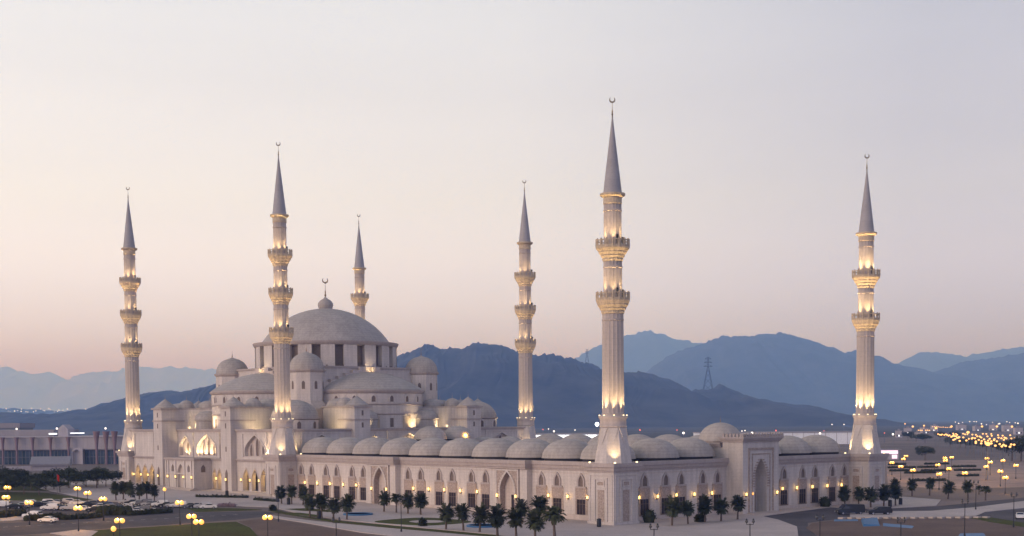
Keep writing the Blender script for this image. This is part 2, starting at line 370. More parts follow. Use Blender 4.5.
# right hand terraced parking
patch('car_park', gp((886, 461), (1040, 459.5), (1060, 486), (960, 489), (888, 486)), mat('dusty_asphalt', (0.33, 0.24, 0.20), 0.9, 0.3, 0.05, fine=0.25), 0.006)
patch('field', gp((850, 446.5), (936, 445.5), (960, 447.5), (1000, 457), (960, 459), (885, 459.5)), mat('dry_field_soil', (0.15, 0.115, 0.105), 0.95, 0.2, 0.01, fine=0.2), 0.02)
D_ = Vector((fw.x, fw.y, 0)).normalized()
def far_pt(d, x): q = CAM+D_*d+rt*x; return (q.x, q.y)
patch('scrub_plain_terrain', [far_pt(1250, -1500), far_pt(1400, -200), far_pt(1500, 420), far_pt(1900, 560), far_pt(2600, 1600), far_pt(40000, 22000), far_pt(40000, -22000), far_pt(2000, -2600)], mat('dark_scrub_land', (0.055, 0.053, 0.046), 0.95, 0.45, 0.004), 0.5, skirt=False)
# road paint, car park bays
pm = MB()
for i in range(26):
    a = G(-20+i*11.5, 528.5-i*0.62); b = G(-15.5+i*11.5, 528.25-i*0.62)
    d = (b-a).normalized()*0; s_ = Vector((-(b-a).y, (b-a).x, 0)).normalized()*0.12
    if -15+i*11.5 < 248: pm.quad(*[(p.x, p.y, zg(p.y)+0.018) for p in (a-s_, b-s_, b+s_, a+s_)])
tag(pm.build('road_markings', M['paint']), kind='structure')
pm = MB()
for i in range(36):
    for x0 in (-62, -71):
        y = 112+i*2.7
        if y < 215: pm.box(x0-2.3, x0+2.3, y-0.06, y+0.06, zg(y)-0.2, zg(y)+0.014)
tag(pm.build('parking_bay_lines', M['paint']), kind='structure')
# kerb stones round the dirt island
kb = MB()
for i in range(17):
    q = G(842+i*9, 519.0-i*0.05); kb.box(q.x-.7, q.x+.7, q.y-.7, q.y+.7, q.z-.05, q.z+.42)
tag(kb.build('kerb_blocks_strip', M['kerb']), kind='structure')
# fountain pools
def pool(px, py, r, label):
    q = G(px, py); t = thing('fountain_pool', q, label, 'fountain pool')
    b = MB(); b.lathe([(r+.5, 0.1), (r+.5, .5), (r, .5), (r, .3)], 40, q); b.build('rim', M['tarp'], t)
    b = MB(); b.lathe([(0.001, .38), (r-.003, .38)], 40, q); b.build('water', M['water'], t)
pool(358, 515.2, 3.2, 'round blue fountain pool before the portal nearer the domed hall')
pool(483, 527, 3.2, 'round blue fountain pool nearer the tallest front minaret, behind the palms')

# ------------------------------------------------------------------ mosque helpers
class Fr:
    """a wall frame: t runs along the wall, n points outwards, z up"""
    def __init__(s, o, t, n): s.o = Vector((o[0], o[1], 0)); s.t = Vector((t[0], t[1], 0)); s.n = Vector((n[0], n[1], 0))
    def __call__(s, t, n, z): return s.o+s.t*t+s.n*n+Vector((0, 0, z))
    def box(s, mb, t0, t1, n0, n1, z0, z1):
        vs = [s(t, n, z) for z in (z0, z1) for t, n in ((t0, n0), (t1, n0), (t1, n1), (t0, n1))]
        return mb.add(vs, [(3, 2, 1, 0), (4, 5, 6, 7), (0, 1, 5, 4), (1, 2, 6, 5), (2, 3, 7, 6), (3, 0, 4, 7)])
def arch_pts(tc, w_, zs, zt, k=8, pw=1.75):
    L_ = [(tc-w_/2*(1-(i/k)**pw), zs+(zt-zs)*(i/k)) for i in range(k+1)]
    return L_+[(2*tc-t, z) for t, z in L_[-2::-1]]
def arch_wall(mb, fr, n, t0, t1, z0, z1, arches, depth, back=None):
    """wall face at n with pointed openings (tc, w, zb, zs, zt) cut through it and reveals running depth inwards"""
    cur = t0
    for tc, w_, zb, zs, zt in arches:
        a, b = tc-w_/2, tc+w_/2
        if a > cur+1e-4: mb.hquad(fr.n, fr(cur, n, z0), fr(a, n, z0), fr(a, n, z1), fr(cur, n, z1))
        if zb > z0+1e-4: mb.hquad(fr.n, fr(a, n, z0), fr(b, n, z0), fr(b, n, zb), fr(a, n, zb)); mb.hquad(Vector((0, 0, 1)), fr(a, n, zb), fr(b, n, zb), fr(b, n-depth, zb), fr(a, n-depth, zb))
        pts = arch_pts(tc, w_, zs, zt)
        for (p, q) in zip(pts[:-1], pts[1:]):
            mb.hquad(fr.n, fr(p[0], n, p[1]), fr(q[0], n, q[1]), fr(q[0], n, z1), fr(p[0], n, z1))
            dz, dt = q[1]-p[1], q[0]-p[0]; hv = (fr.t*dz-Vector((0, 0, dt))).normalized()
            mb.hquad(hv if hv.dot(fr.t*(tc-(p[0]+q[0])/2)+Vector((0, 0, zb-p[1]))) > 0 else -hv, fr(p[0], n, p[1]), fr(q[0], n, q[1]), fr(q[0], n-depth, q[1]), fr(p[0], n-depth, p[1]))
        for e, hv in ((a, fr.t), (b, -fr.t)): mb.hquad(hv, fr(e, n, zb), fr(e, n, zs), fr(e, n-depth, zs), fr(e, n-depth, zb))
        if back is not None:
            vs = [fr(a, n-depth, zb), fr(b, n-depth, zb)]+[fr(t, n-depth, z) for t, z in pts[::-1]]
            back.hquad(fr.n, *vs)
        cur = b
    if t1 > cur+1e-4: mb.hquad(fr.n, fr(cur, n, z0), fr(t1, n, z0), fr(t1, n, z1), fr(cur, n, z1))
def arch_slab(mb, fr, tc, w_, zb, zs, zt, n0, n1, k=6):
    """solid slab with a pointed top"""
    pts = [(tc-w_/2, zb)]+arch_pts(tc, w_, zs, zt, k)+[(tc+w_/2, zb)]
    m_ = len(pts); vs = [fr(t, n0, z) for t, z in pts]+[fr(t, n1, z) for t, z in pts]
    mb.add(vs, [tuple(range(m_)), tuple(range(2*m_-1, m_-1, -1))]+[(i, (i+1) % m_, m_+(i+1) % m_, m_+i) for i in range(m_)])
def arch_band(mb, fr, tc, w0, w1, zb, zs, zt0, zt1, n0, n1, k=8):
    """raised border round a pointed opening"""
    A = [(tc-w0/2, zb)]+arch_pts(tc, w0, zs, zt0, k)+[(tc+w0/2, zb)]
    B = [(tc-w1/2, zb)]+arch_pts(tc, w1, zs, zt1, k)+[(tc+w1/2, zb)]
    for i in range(len(A)-1):
        a, b, c, d = A[i], A[i+1], B[i+1], B[i]
        vs = [fr(t, n, z) for n in (n0, n1) for t, z in (a, b, c, d)]
        mb.add(vs, [(0, 1, 2, 3), (7, 6, 5, 4), (0, 1, 5, 4), (3, 2, 6, 7), (0, 3, 7, 4), (1, 2, 6, 5)])
def frame_rect(mb, fr, t0, t1, z0, z1, w_, n0, n1, sill=True):
    fr.box(mb, t0, t0+w_, n0, n1, z0, z1); fr.box(mb, t1-w_, t1, n0, n1, z0, z1); fr.box(mb, t0+w_, t1-w_, n0, n1, z1-w_, z1)
    if sill: fr.box(mb, t0+w_, t1-w_, n0, n1, z0, z0+w_)
def cornice(mb, fr, t0, t1, z0, n=0.0, steps=((.25, .45), (.5, .8), (.85, .9)), back=0.5):
    z = z0
    for out_, h in steps: fr.box(mb, t0-(out_ if 0 else 0), t1, n-back, n+out_, z, z+h); z += h
def dome_prof(r, h, k=10, pinch=0.0):
    P_ = []
    for i in range(k+1):
        a = PI/2*i/k
        P_.append((max(r*math.cos(a), 0.001), h*(math.sin(a)**(1.0))))
    return P_
def finial(mb, c, h, crescent=0.0, yaw=YAW):
    x, y, z = c
    mb.lathe([(h*.06, 0), (h*.03, h*.1), (h*.075, h*.2), (h*.03, h*.3), (h*.055, h*.4), (h*.02, h*.5), (h*.012, h)], 8, c)
    if crescent:
        k = 14; vs = []; fs = []
        u_ = Vector((math.cos(-yaw), math.sin(-yaw), 0)); cz = z+h+crescent*.75; wv = Vector((-u_.y, u_.x, 0))
        for i in range(k+1):
            a = R(40)-R(260)*i/k+R(0); a = R(50)-R(280)*i/k
            th_ = crescent*(.04+.17*math.sin(PI*i/k))
            cc = Vector((x, y, cz))+u_*(crescent*.72*math.cos(a))+Vector((0, 0, crescent*.72*math.sin(a)))
            rad = u_*math.cos(a)+Vector((0, 0, math.sin(a)))
            for s1, s2 in ((1, 1), (1, -1), (-1, -1), (-1, 1)): vs.append(cc+rad*th_*s1+wv*crescent*.09*s2)
        for i in range(k):
            for j in range(4): fs.append((i*4+j, i*4+(j+1) % 4, (i+1)*4+(j+1) % 4, (i+1)*4+j))
        fs += [(0, 1, 2, 3), (k*4+3, k*4+2, k*4+1, k*4)]
        mb.add(vs, fs)

def cap_prof(r, h, k=20):
    Rs = (r*r+h*h)/(2*h); a1 = math.asin(min(1, r/Rs)); a1 = a1 if h <= r else PI-a1
    return [(max(Rs*math.sin(a1*(1-i/k)), .002), Rs*math.cos(a1*(1-i/k))-(Rs-h)) for i in range(k+1)]
# ------------------------------------------------------------------ minarets
ZF, ZSB = 14.25, 24.93
def minaret(mx, my, rails, zring, zap, label, zb, lit=1.0, nsides=(0, 1, 2, 3)):
    t = thing('minaret', (mx, my, zb), label, 'minaret', 'six minarets of the mosque')
    b = MB(); b.box(mx-4, mx+4, my-4, my+4, zb-0.6, 12.2)
    b.box(mx-4.2, mx+4.2, my-4.2, my+4.2, zb-0.62, zb+0.9)
    base = b.build('base_block', M['stone'], t)
    b = MB()
    for o_, z0, z1 in ((.2, 12.2, 12.6), (.45, 12.6, 13.4), (.8, 13.4, ZF)): b.box(mx-4-o_, mx+4+o_, my-4-o_, my+4+o_, z0, z1)
    b.build('cornice', M['trim'], base)
    tr = MB()
    for (tx, ty, nx, ny) in ((0, 1, -1, 0), (1, 0, 0, -1), (0, 1, 1, 0), (1, 0, 0, 1)):
        f = Fr((mx+nx*4, my+ny*4), (tx, ty), (nx, ny))
        frame_rect(tr, f, -3.6, 3.6, zb+1.0, 11.8, .35, 0, .14, False)
        frame_rect(tr, f, -2.1, 2.1, zb+1.0, 11.0, .45, 0, .22, False)
        frame_rect(tr, f, -1.2, 1.2, 9.0, 10.3, .25, 0, .16)
        f.box(tr, -1.5, 1.5, 0, .2, 8.3, 8.7)
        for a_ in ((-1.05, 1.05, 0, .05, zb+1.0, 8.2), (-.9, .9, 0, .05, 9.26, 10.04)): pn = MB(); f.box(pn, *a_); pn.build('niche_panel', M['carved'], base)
    tr.build('panel_frame', M['stone'], base)
    c = (mx, my, 0)
    b = MB(); b.lathe([(4.55, ZF), (4.5, ZF+.4), (3.0, 22.3)], 8, c, smooth=False, phase=PI/8)
    foot = b.build('tapered_foot', M['stone'], t)
    b = MB()
    for k in range(8):      # raised triangular facets on the foot
        a = k*PI/4+PI/4*0; e = Vector((math.cos(a), math.sin(a), 0)); s_ = Vector((-e.y, e.x, 0)); C0 = Vector((mx, my, 0))
        ap = math.cos(PI/8)
        p0 = C0+e*(4.5*ap+.02)+Vector((0, 0, ZF+.5)); q = 3.05*ap
        b.add([C0+e*(q+.20)+s_*1.05+Vector((0, 0, 22.2)), C0+e*(q+.20)-s_*1.05+Vector((0, 0, 22.2)), C0+e*(3.75*ap+.10)+Vector((0, 0, 18.6)), C0+e*(q-.2)+s_*1.05+Vector((0, 0, 22.2)), C0+e*(q-.2)-s_*1.05+Vector((0, 0, 22.2))], [(0, 1, 2), (0, 2, 3), (1, 4, 2), (0, 3, 4, 1)])
    b.build('triangle_relief', M['stone'], foot)
    b = MB(); b.lathe([(3.0, 22.3), (3.15, 22.5), (3.0, 22.8), (3.0, 24.0), (3.25, 24.4), (3.35, 24.7), (3.3, ZSB), (2.4, ZSB)], 24, c)
    b.build('neck_ring', M['stone2'], t)
    zs_ = [ZSB]+sorted(rails); n_ = len(rails); r0 = 2.5; rs = [2.5, 2.28, 2.12, 2.02]
    rt_ = sorted(rails)
    prev = ZSB; cols_ = ['stone2', 'gold']
    for i, zr in enumerate(rt_+[zring]):
        last = i == n_
        top = zr-4.7 if not last else zring-2.2
        r_ = rs[min(i+(1 if n_ == 2 and i > 0 else 0), 3)]; r2_ = rs[min(i+1, 3)]
        b = MB(); b.lathe([(r_, prev), (r_*0.5+r2_*.5 if i == 0 else r_*.99, top)], 32, c, smooth=False, flute=0.075)
        b.lathe([(r_+.12, prev), (r_+.12, prev+.5), (r_-.05, prev+.6)], 24, c)
        rr = r_*.5+r2_*.5 if i == 0 else r_
        b.lathe([(rr*.98, top-1.6), (rr+.1, top-1.5), (rr+.1, top-1.2), (rr*.98, top-1.1)], 24, c)
        b.build('shaft', M['shaft'], t)
        if not last:
            b = MB(); R3 = 3.75 if n_ == 2 else 3.65
            b.lathe([(rr+.05, top-.1), (rr+.28, top+.3), (rr+.2, top+.6), (rr+.65, top+1.1), (rr+.6, top+1.3), (rr+1.1, top+1.9), (rr+1.1, top+2.1), (R3, top+2.7), (R3+.1, top+3.0), (R3+.1, top+3.25), (2.0, top+3.25)], 32, c, flute=0.03, smooth=False)
            bal = b.build('balcony', M['gold'], t)
            b = MB(); zf = top+3.25
            b.lathe([(R3-.14, zf+.02), (R3, zf+.02), (R3, zf+.25), (R3-.14, zf+.25), (R3-.14, zf+.02)], 32, c, cap=False)
            b.lathe([(R3-.18, zf+1.2), (R3+.06, zf+1.2), (R3+.06, zf+1.42), (R3-.18, zf+1.42), (R3-.18, zf+1.2)], 32, c, cap=False)
            for k in range(16):
                a = 2*PI*k/16; x, y = mx+(R3-.06)*math.cos(a), my+(R3-.06)*math.sin(a)
                b.box(x-.13, x+.13, y-.13, y+.13, zf+.02, zf+1.72)
            for k in range(32):
                a = 2*PI*(k+.5)/32; x, y = mx+(R3-.06)*math.cos(a), my+(R3-.06)*math.sin(a)
                b.box(x-.06, x+.06, y-.06, y+.06, zf+.25, zf+1.2)
            b.build('railing', M['gold'], bal)
            for k in (1, 4, 6) if n_ == 2 else (2, 5):
                b = MB()
                a = YAW*0+R(205)+k*R(38); x, y = mx+(R3-.7)*math.cos(a), my+(R3-.7)*math.sin(a)
                b.box(x-.22, x+.22, y-.22, y+.22, zf+1.1, zf+2.4); b.box(x-.07, x+.07, y-.07, y+.07, zf, zf+1.1)
                b.build('loudspeaker', M['black'], bal)
            prev = zf
            for k in range(6):
                a = R(228)+k*PI/3; d = Vector((math.cos(a), math.sin(a), 0))
                spot(Vector((mx, my, zf+.3))+d*(r2_+.95), Vector((mx, my, zf+8.0))+d*(r2_-.1), 2700*lit, FLOOD, R(60), .12, t, 1.0)
            point((mx+0, my, zf-3.6), 0.001, FLOOD, .1, t) if 0 else None
    b = MB(); b.lathe([(2.02, zring-2.2), (2.15, zring-2.0), (2.1, zring-1.7), (2.1, zring-.7), (2.5, zring-.45), (2.85, zring-.2), (2.85, zring+.25), (1.9, zring+.3)], 32, c)
    b.build('carved_collar', M['gold'], t)
    b = MB(); b.lathe([(2.12, zring+.25), (1.62, zring+4.6), (1.02, zring+(zap-zring)*.55), (.5, zring+(zap-zring)*.8), (.12, zap)], 24, c)
    b.build('cone_roof', M['lead'], t)
    b = MB(); finial(b, (mx, my, zap-.2), 3.3, .8); b.build('crescent_finial', M['bronze'], t)
    # floodlights on the collar of the foot and on the roof of the block
    for k in range(8):
        a = R(228)+k*PI/4; d = Vector((math.cos(a), math.sin(a), 0))
        spot(Vector((mx, my, ZSB+.35))+d*3.15, Vector((mx, my, ZSB+26))+d*2.35, 7000*lit, FLOOD, R(52), .12, t, 1.0)
        b = MB(); q = Vector((mx, my, ZSB+.16))+d*3.1; b.box(q.x-.11, q.x+.11, q.y-.11, q.y+.11, ZSB+.005, ZSB+.22); fl = b.build('floodlight', M['flood'], t)
    for k in range(4):
        a = R(228)+k*PI/2; d = Vector((math.cos(a), math.sin(a), 0)); q = Vector((mx, my, ZF))+d*5.35
        spot(q+Vector((0, 0, .4)), Vector((mx, my, 20.5))+d*3.2, 1500*lit, FLOOD, R(90), .15, t, 1.0)
        b = MB(); b.box(q.x-.16, q.x+.16, q.y-.16, q.y+.16, ZF+.005, ZF+.3); b.build('floodlight', M['flood'], t)
    return t
RC, RH = (64.4, 52.6), (75.84, 64.32, 52.47)
minaret(0, 0, RC, 74.5, 91.9, 'tallest looking minaret with two balconies at the near corner of the courtyard', zg(0)-.2)
minaret(100, 0, RC, 74.5, 91.9, 'minaret with two balconies at the far right corner, beside the lamp-lit parking', zg(0)-.2, 1.9)
minaret(0, 139.2, RH, 86.2, 104.0, 'three-balcony minaret standing in front of the great dome where arcade meets hall', 1.1)
minaret(0, 239.1, RH, 86.2, 104.0, 'leftmost minaret, three balconies, beside the long pale hall with pink columns', 3.0)
minaret(100, 139.2, RH, 86.2, 104.0, 'three-balcony minaret rising against the dark blue ridge behind the arcade domes', 1.1, .8)
minaret(100, 239.1, RH, 86.2, 104.0, 'minaret half hidden behind the great dome, only its upper part showing', 3.0, .8)

# ------------------------------------------------------------------ courtyard arcade
CY = thing('courtyard_arcade', (50, 68, 0.3), 'long low stone courtyard arcade with rows of pale domes and arched windows', 'arcade')
FL = Fr((2.2, 0), (0, 1), (-1, 0)); FF = Fr((0, 2.2), (1, 0), (0, -1))
FRt = Fr((97.8, 0), (0, 1), (1, 0))
b = MB()
b.box(2.2, 16, 2.2, 138, -0.5, 14.05); b.box(16, 97.8, 2.2, 16, -0.5, 14.05); b.box(84, 97.8, 16, 138, -0.5, 14.05)
CW = b.build('wall', M['stone'], CY)
b = MB(); b.box(16, 84, 119, 137.8, 0.0, 13.9); b.build('portico_wall', M['stone'], CY)
b = MB(); b.box(40.4, 64.2, 119.6, 132.4, 13.9, 17.3); pq = b.build('portico_tower', M['stone'], CY)
b = MB(); b.box(40.0, 64.6, 119.2, 132.8, 17.3, 17.8); b.build('cornice', M['trim'], pq)
b = MB()
for f, t0, t1 in ((FL, 4, 135), (FF, 4, 96), (FRt, 4, 135)):
    z = 12.1
    for o_, h in ((.25, .45), (.5, .8), (.8, .9)):
        f.box(b, t0-.02, t1+.02, -.4, o_, z, z+h); z += h
b.build('cornice', M['trim'], CY)
b = MB()
for f, t0, t1 in ((FL, 4, 135.2), (FF, 4, 96)):
    f.box(b, t0, t1, -.3, .35, -.4, 1.3+(.4 if f is FL else 0)); f.box(b, t0, t1, -.3, .06, 11.3, 11.55)
b.build('plinth', M['stone2'], CY)
# domes on drums coloured dark for the shadow line under their rims
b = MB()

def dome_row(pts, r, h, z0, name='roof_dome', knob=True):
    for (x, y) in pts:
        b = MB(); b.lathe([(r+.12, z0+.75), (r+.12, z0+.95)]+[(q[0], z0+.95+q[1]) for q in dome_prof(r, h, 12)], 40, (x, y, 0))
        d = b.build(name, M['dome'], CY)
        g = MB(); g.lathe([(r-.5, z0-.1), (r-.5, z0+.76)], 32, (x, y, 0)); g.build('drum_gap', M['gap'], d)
dome_row([(9, 10.4+13.4*k) for k in range(10)], 6.55, 4.5, 14.05)
dome_row([(22.9+13.45*k, 9) for k in range(6) if k != 2], 6.55, 4.5, 14.05)
dome_row([(91, 10.4+13.4*k) for k in range(1, 9)], 6.55, 4.5, 14.05)
dome_row([(46.6, 126), (57.9, 126)], 5.3, 4.0, 17.5)
dome_row([(12.6+11.3*k, 126) for k in (1, 2, 5, 6)], 5.4, 4.0, 13.9)
# windows
def window_proto(f, tc, label=None):
    b = MB(); arch_band(b, f, tc, 1.5, 2.5, 8.35, 9.6, 11.0, 11.6, 0, .28, 5); f.box(b, tc-1.75, tc+1.75, 0, .36, 7.95, 8.35)
    w_ = b.build('window', M['trim'], CY)
    b = MB(); arch_slab(b, f, tc, 1.5, 8.35, 9.6, 11.0, 0, .05, 5); b.build('arched_grille', M['grille'], w_)
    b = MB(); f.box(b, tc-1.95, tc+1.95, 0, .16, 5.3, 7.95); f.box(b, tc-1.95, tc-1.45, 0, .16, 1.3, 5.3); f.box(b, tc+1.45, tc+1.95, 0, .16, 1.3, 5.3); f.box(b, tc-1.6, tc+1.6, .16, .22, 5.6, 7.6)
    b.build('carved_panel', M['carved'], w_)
    b = MB(); f.box(b, tc-1.45, tc+1.45, 0, .05, 1.55, 5.3); b.build('dark_pane', M['glass'], w_)
    b = MB()
    for k in range(1, 3): f.box(b, tc-1.45+k*.967-.05, tc-1.45+k*.967+.05, .05, .11, 1.55, 5.3)
    f.box(b, tc-1.45, tc+1.45, .05, .10, 4.15, 4.25); f.box(b, tc-1.6, tc+1.6, .05, .3, 1.35, 1.58)
    b.build('mullion', M['grille'], w_)
for c0_ in (9.8, 23.45, 49.9, 63.35, 76.75, 103.35, 116.65, 129.9):
    for s_ in (-2.8, 2.75): window_proto(FL, c0_+s_)
for c0_ in (9.9, 22.9, 36.5, 63.5, 77.2, 90.6):
    for s_ in (-2.8, 2.8): window_proto(FF, c0_+s_)
# sconces
def sconce(f, t, n, z, parent, power=48):
    b = MB(); f.box(b, t-.09, t+.09, n-.02, n+.35, z-.75, z-.55); f.box(b, t-.16, t+.16, n+.2, n+.5, z-.6, z-.42); f.box(b, t-.22, t+.22, n+.14, n+.56, z+.42, z+.52); f.box(b, t-.05, t+.05, n+.13, n+.24, z-.62, z+.5)
    s_ = b.build('wall_lamp', M['bronze'], parent)
    b = MB(); f.box(b, t-.15, t+.15, n+.19, n+.49, z-.36, z+.36); b.build('lamp_glass', M['sconce'], s_)
    point(f(t, n+.8, z+.1), power, WARM, .15, parent)
for k in range(20):
    t = 10.2+6.68*k
    if t < 137 and k not in (4, 5, 12): sconce(FL, t, 0, 5.9, CY)
for t in (10.6, 17, 23.7, 30.3, 37.0, 65.4, 71.6, 78.5, 85.2, 91.8, 97.0): sconce(FF, t, 0, 5.8, CY)
# side portals
def portal(f, tc, n, half, ztop, tip, zs, hw, parent, door_side):
    b = MB(); bk = MB(); arch_wall(b, f, n, tc-half, tc+half, -.3, ztop, [(tc, 2*hw, .9, zs, tip)], n+1.2 if 0 else 1.6, bk)
    f.box(b, tc-half, tc-hw-.02, 0, n-.01, -.3, ztop); f.box(b, tc+hw+.02, tc+half, 0, n-.01, -.3, ztop)
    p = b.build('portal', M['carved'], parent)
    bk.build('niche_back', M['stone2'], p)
    b = MB(); arch_band(b, f, tc, 2*hw+.05, 2*hw+.9, zs-2.6, zs, tip+.03, tip+.75, n, n+.14)
    frame_rect(b, f, tc-half+.1, tc+half-.1, .9, ztop-.1, .35, n, n+.12, False)
    for k in range(9):      # alternating zigzag blocks round the arch
        for s_ in (-1, 1):
            z = zs-2.4+k*(tip-zs+2.4)/9.5; fr_ = max(0, (z-zs)/(tip-zs)); ww = hw*(1-fr_**1.75)
            f.box(b, tc+s_*(ww+.45)-.22, tc+s_*(ww+.45)+.22, n+.14, n+.22, z, z+.32)
    b.build('arch_border', M['stone'], p)
    b = MB(); f.box(b, tc+door_side*hw*.25-.75, tc+door_side*hw*.25+.75, n-1.55, n-1.45, .9, 5.6); b.build('door', M['glass'], p)
    b = MB()
    for k in range(3): f.box(b, tc-hw-1.5+k*.3, tc+hw+1.5-k*.3, n-.1, n+2.6-k*.7, -.4, .35+k*.28)
    b.build('steps', M['kerb'], p)
    return p
for tc in (36.7, 90.2):
    p = portal(FL, tc, 2.0, 4.3, 12.05, 11.3, 7.2, 2.6, CY, -1)
    
    for a_ in (tc-6.9, tc+4.3): b = MB(); FL.box(b, a_, a_+2.6, 0, 1.7, -.4, 12.08); b.build('pier', M['stone'], p)
    b = MB(); FL.box(b, tc-7.0, tc+7.0, 0, 2.3, 12.1, 12.6); FL.box(b, tc-7.3, tc+7.3, 0, 2.6, 12.6, 13.4); FL.box(b, tc-7.6, tc+7.6, 0, 2.9, 13.4, 14.27); b.build('cornice', M['trim'], p)
    sconce(FL, tc+3.5, 2.0, 5.4, CY, 28); sconce(FL, tc-3.5, 2.0, 5.4, CY, 22)
# front gateway
b = MB(); bk = MB(); FG = Fr((50.1, -3.0), (1, 0), (0, -1))
arch_wall(b, FG, 0, -7.2, 7.2, -.3, 18.3, [(0, 5.0, .75, 9.3, 14.2)], 3.4, bk)
for x0, x1 in ((42.9, 43.0), (57.2, 57.3)): b.box(x0, x1, -2.98, 3.4, -.3, 18.3)
b.box(43.02, 57.18, .42, 3.4, -.3, 18.3); b.box(43.6, 56.6, 3.4, 16, -.3, 16.9); b.box(43.02, 57.18, -2.97, .42, 14.5, 18.3)
b.box(43.02, 47.55, -2.97, .41, -.3, 14.5); b.box(52.65, 57.18, -2.97, .41, -.3, 14.5)
gw = b.build('gateway', M['stone'], CY); bk.build('niche_back', M['stone2'], gw)
b = MB(); frame_rect(b, FG, -5.1, 5.1, .8, 16.8, .55, 0, .18, False); frame_rect(b, FG, -3.7, 3.7, .8, 15.4, .3, 0, .12, False)
for k in range(11):
    for s_ in (-1, 1):
        z = 7.0+k*.66; fr_ = max(0, (z-9.3)/4.9); ww = 2.5*(1-fr_**1.75)
        FG.box(b, s_*(ww+.4)-.38, s_*(ww+.4)+.38, 0, .16, z, z+.36)
b.build('arch_border', M['carved'], gw)
b = MB(); FG.box(b, -3.35, 3.35, 0, .07, 9.0, 15.1) if 0 else None
FG.box(b, -1.9, 1.9, -3.35, -3.2, .75, 5.5); b.build('door', M['grille'], gw)
b = MB()
for o_, z0, z1 in ((.3, 18.3, 18.7), (.6, 18.7, 19.1), (.9, 19.1, 19.5)): b.box(42.9-o_, 57.3+o_, -3-o_, 3.4+o_, z0, z1); b.box(43.6-o_*.8, 56.6+o_*.8, 4.4, 16+o_, z0-1.4, z1-1.4)
b.build('cornice', M['trim'], gw)
b = MB()
for k in range(16):
    x = 42.3+k*1.04; b.box(x-.3, x+.3, -3.8, -3.4, 19.5, 20.0); b.add([(x-.42, -3.8, 20.0), (x+.42, -3.8, 20.0), (x, -3.8, 20.6), (x-.42, -3.4, 20.0), (x+.42, -3.4, 20.0), (x, -3.4, 20.6)], [(0, 1, 2), (5, 4, 3), (0, 3, 4, 1), (1, 4, 5, 2), (0, 2, 5, 3)])
for k in range(6):
    for x in (42.2, 58.0):
        y = -3.0+k*1.1; b.box(x-.2, x+.2, y-.3, y+.3, 19.5, 20.4)
b.build('merlons', M['trim'], gw)
b = MB(); b.lathe([(5.7, 17.9), (5.7, 18.2), (5.95, 18.3), (5.95, 18.5)], 8, (50, 10, 0), smooth=False, phase=PI/8); b.build('gateway_drum', M['trim'], gw)
b = MB(); b.lathe([(q[0], 18.45+q[1]) for q in dome_prof(5.6, 4.7)], 40, (50, 10, 0)); gd = b.build('gateway_dome', M['dome'], CY)
b = MB(); finial(b, (50, 10, 23.0), 1.9); b.build('finial', M['bronze'], gd)
b = MB()
for k in range(3): FG.box(b, -6+k*.4, 6-k*.4, -.1, 3.0-k*.8, -.3, .35+k*.2)
b.build('steps', M['kerb'], gw)
sconce(FG, 6.2, 0, 5.4, CY, 30); sconce(FG, -6.2, 0, 5.4, CY, 30)

# ------------------------------------------------------------------ prayer hall
HX, HY = 50.0, 189.6
H = thing('prayer_hall', (HX, HY, 2.0), 'domed stone prayer hall with one great dome, half domes and corner turrets', 'mosque hall')
def side(k):      # 0: -X side, 1: -Y side, 2: +X, 3: +Y ; returns frame with n measured from the centre
    n = [(-1, 0), (0, -1), (1, 0), (0, 1)][k]; t = [(0, 1), (1, 0), (0, 1), (1, 0)][k]
    return Fr((HX, HY), t, n)
def wbox(mb, x0, x1, y0, y1, z0, z1): mb.box(HX+x0, HX+x1, HY+y0, HY+y1, z0, z1)
b = MB()
wbox(b, -47, 47, -47, 47, 0, 21.3)
for sx in (-1, 1):
    for sy in (-1, 1):
        x0, x1 = sorted((sx*20, sx*50.8)); y0, y1 = sorted((sy*20, sy*50.8))
        wbox(b, x0 if sx > 0 else x0, x1, y0, y1, 12.3, 21.3)
wbox(b, -47, 50.8, -50.8, 50.8, 0, 12.28)
HW = b.build('wall', M['stone2'], H)
b = MB(); wbox(b, -25, 25, -25, 25, 21.3, 42.2); b.build('core_wall', M['stone'], H)
b = MB(); wbox(b, -25.5, 25.5, -25.5, 25.5, 42.2, 42.8); b.build('core_cornice', M['trim'], H)
# wing walls with big blind arches, arcades below
def piece(name, m_, parent, fn):
    mb = MB(); fn(mb); return mb.build(name, m_, parent)
def big_arch_wall(f, n, t0, t1, arcs, parent):
    wl = MB(); bks = []
    arch_wall(wl, f, n, t0, t1, 12.3, 21.0, arcs, 1.17, None); o = wl.build('side_wall', M['stone'], parent)
    for ac, w_, zb, zs, zt in arcs:
        bk = MB(); arch_slab(bk, f, ac, w_+.1, zb-.05, zs, zt+.05, n-1.19, n-1.05, 8); inf = bk.build('arch_infill', M['stone2'], o)
        bd = MB(); arch_band(bd, f, ac, w_, w_+.9, zb, zs, zt, zt+.55, n, n+.2); bd.build('arch_border', M['stone'], o)
        for a_, ww, z1, z2 in (((0, 1.7, 17.4, 19.2), (-3.6, 1.5, 15.6, 17.4), (3.6, 1.5, 15.6, 17.4)) if w_ > 9 else ((0, 1.6, 16.2, 17.9),)):
            wn = MB(); arch_slab(wn, f, ac+a_, ww, zb+.2, z1, z2, n-1.04, n-.98); wo = wn.build('arched_window', M['grille'], o)
            bd = MB(); arch_band(bd, f, ac+a_, ww, ww+.6, zb+.2, z1, z2, z2+.4, n-1.04, n-.85); bd.build('window_frame', M['stone'], wo)
    return o
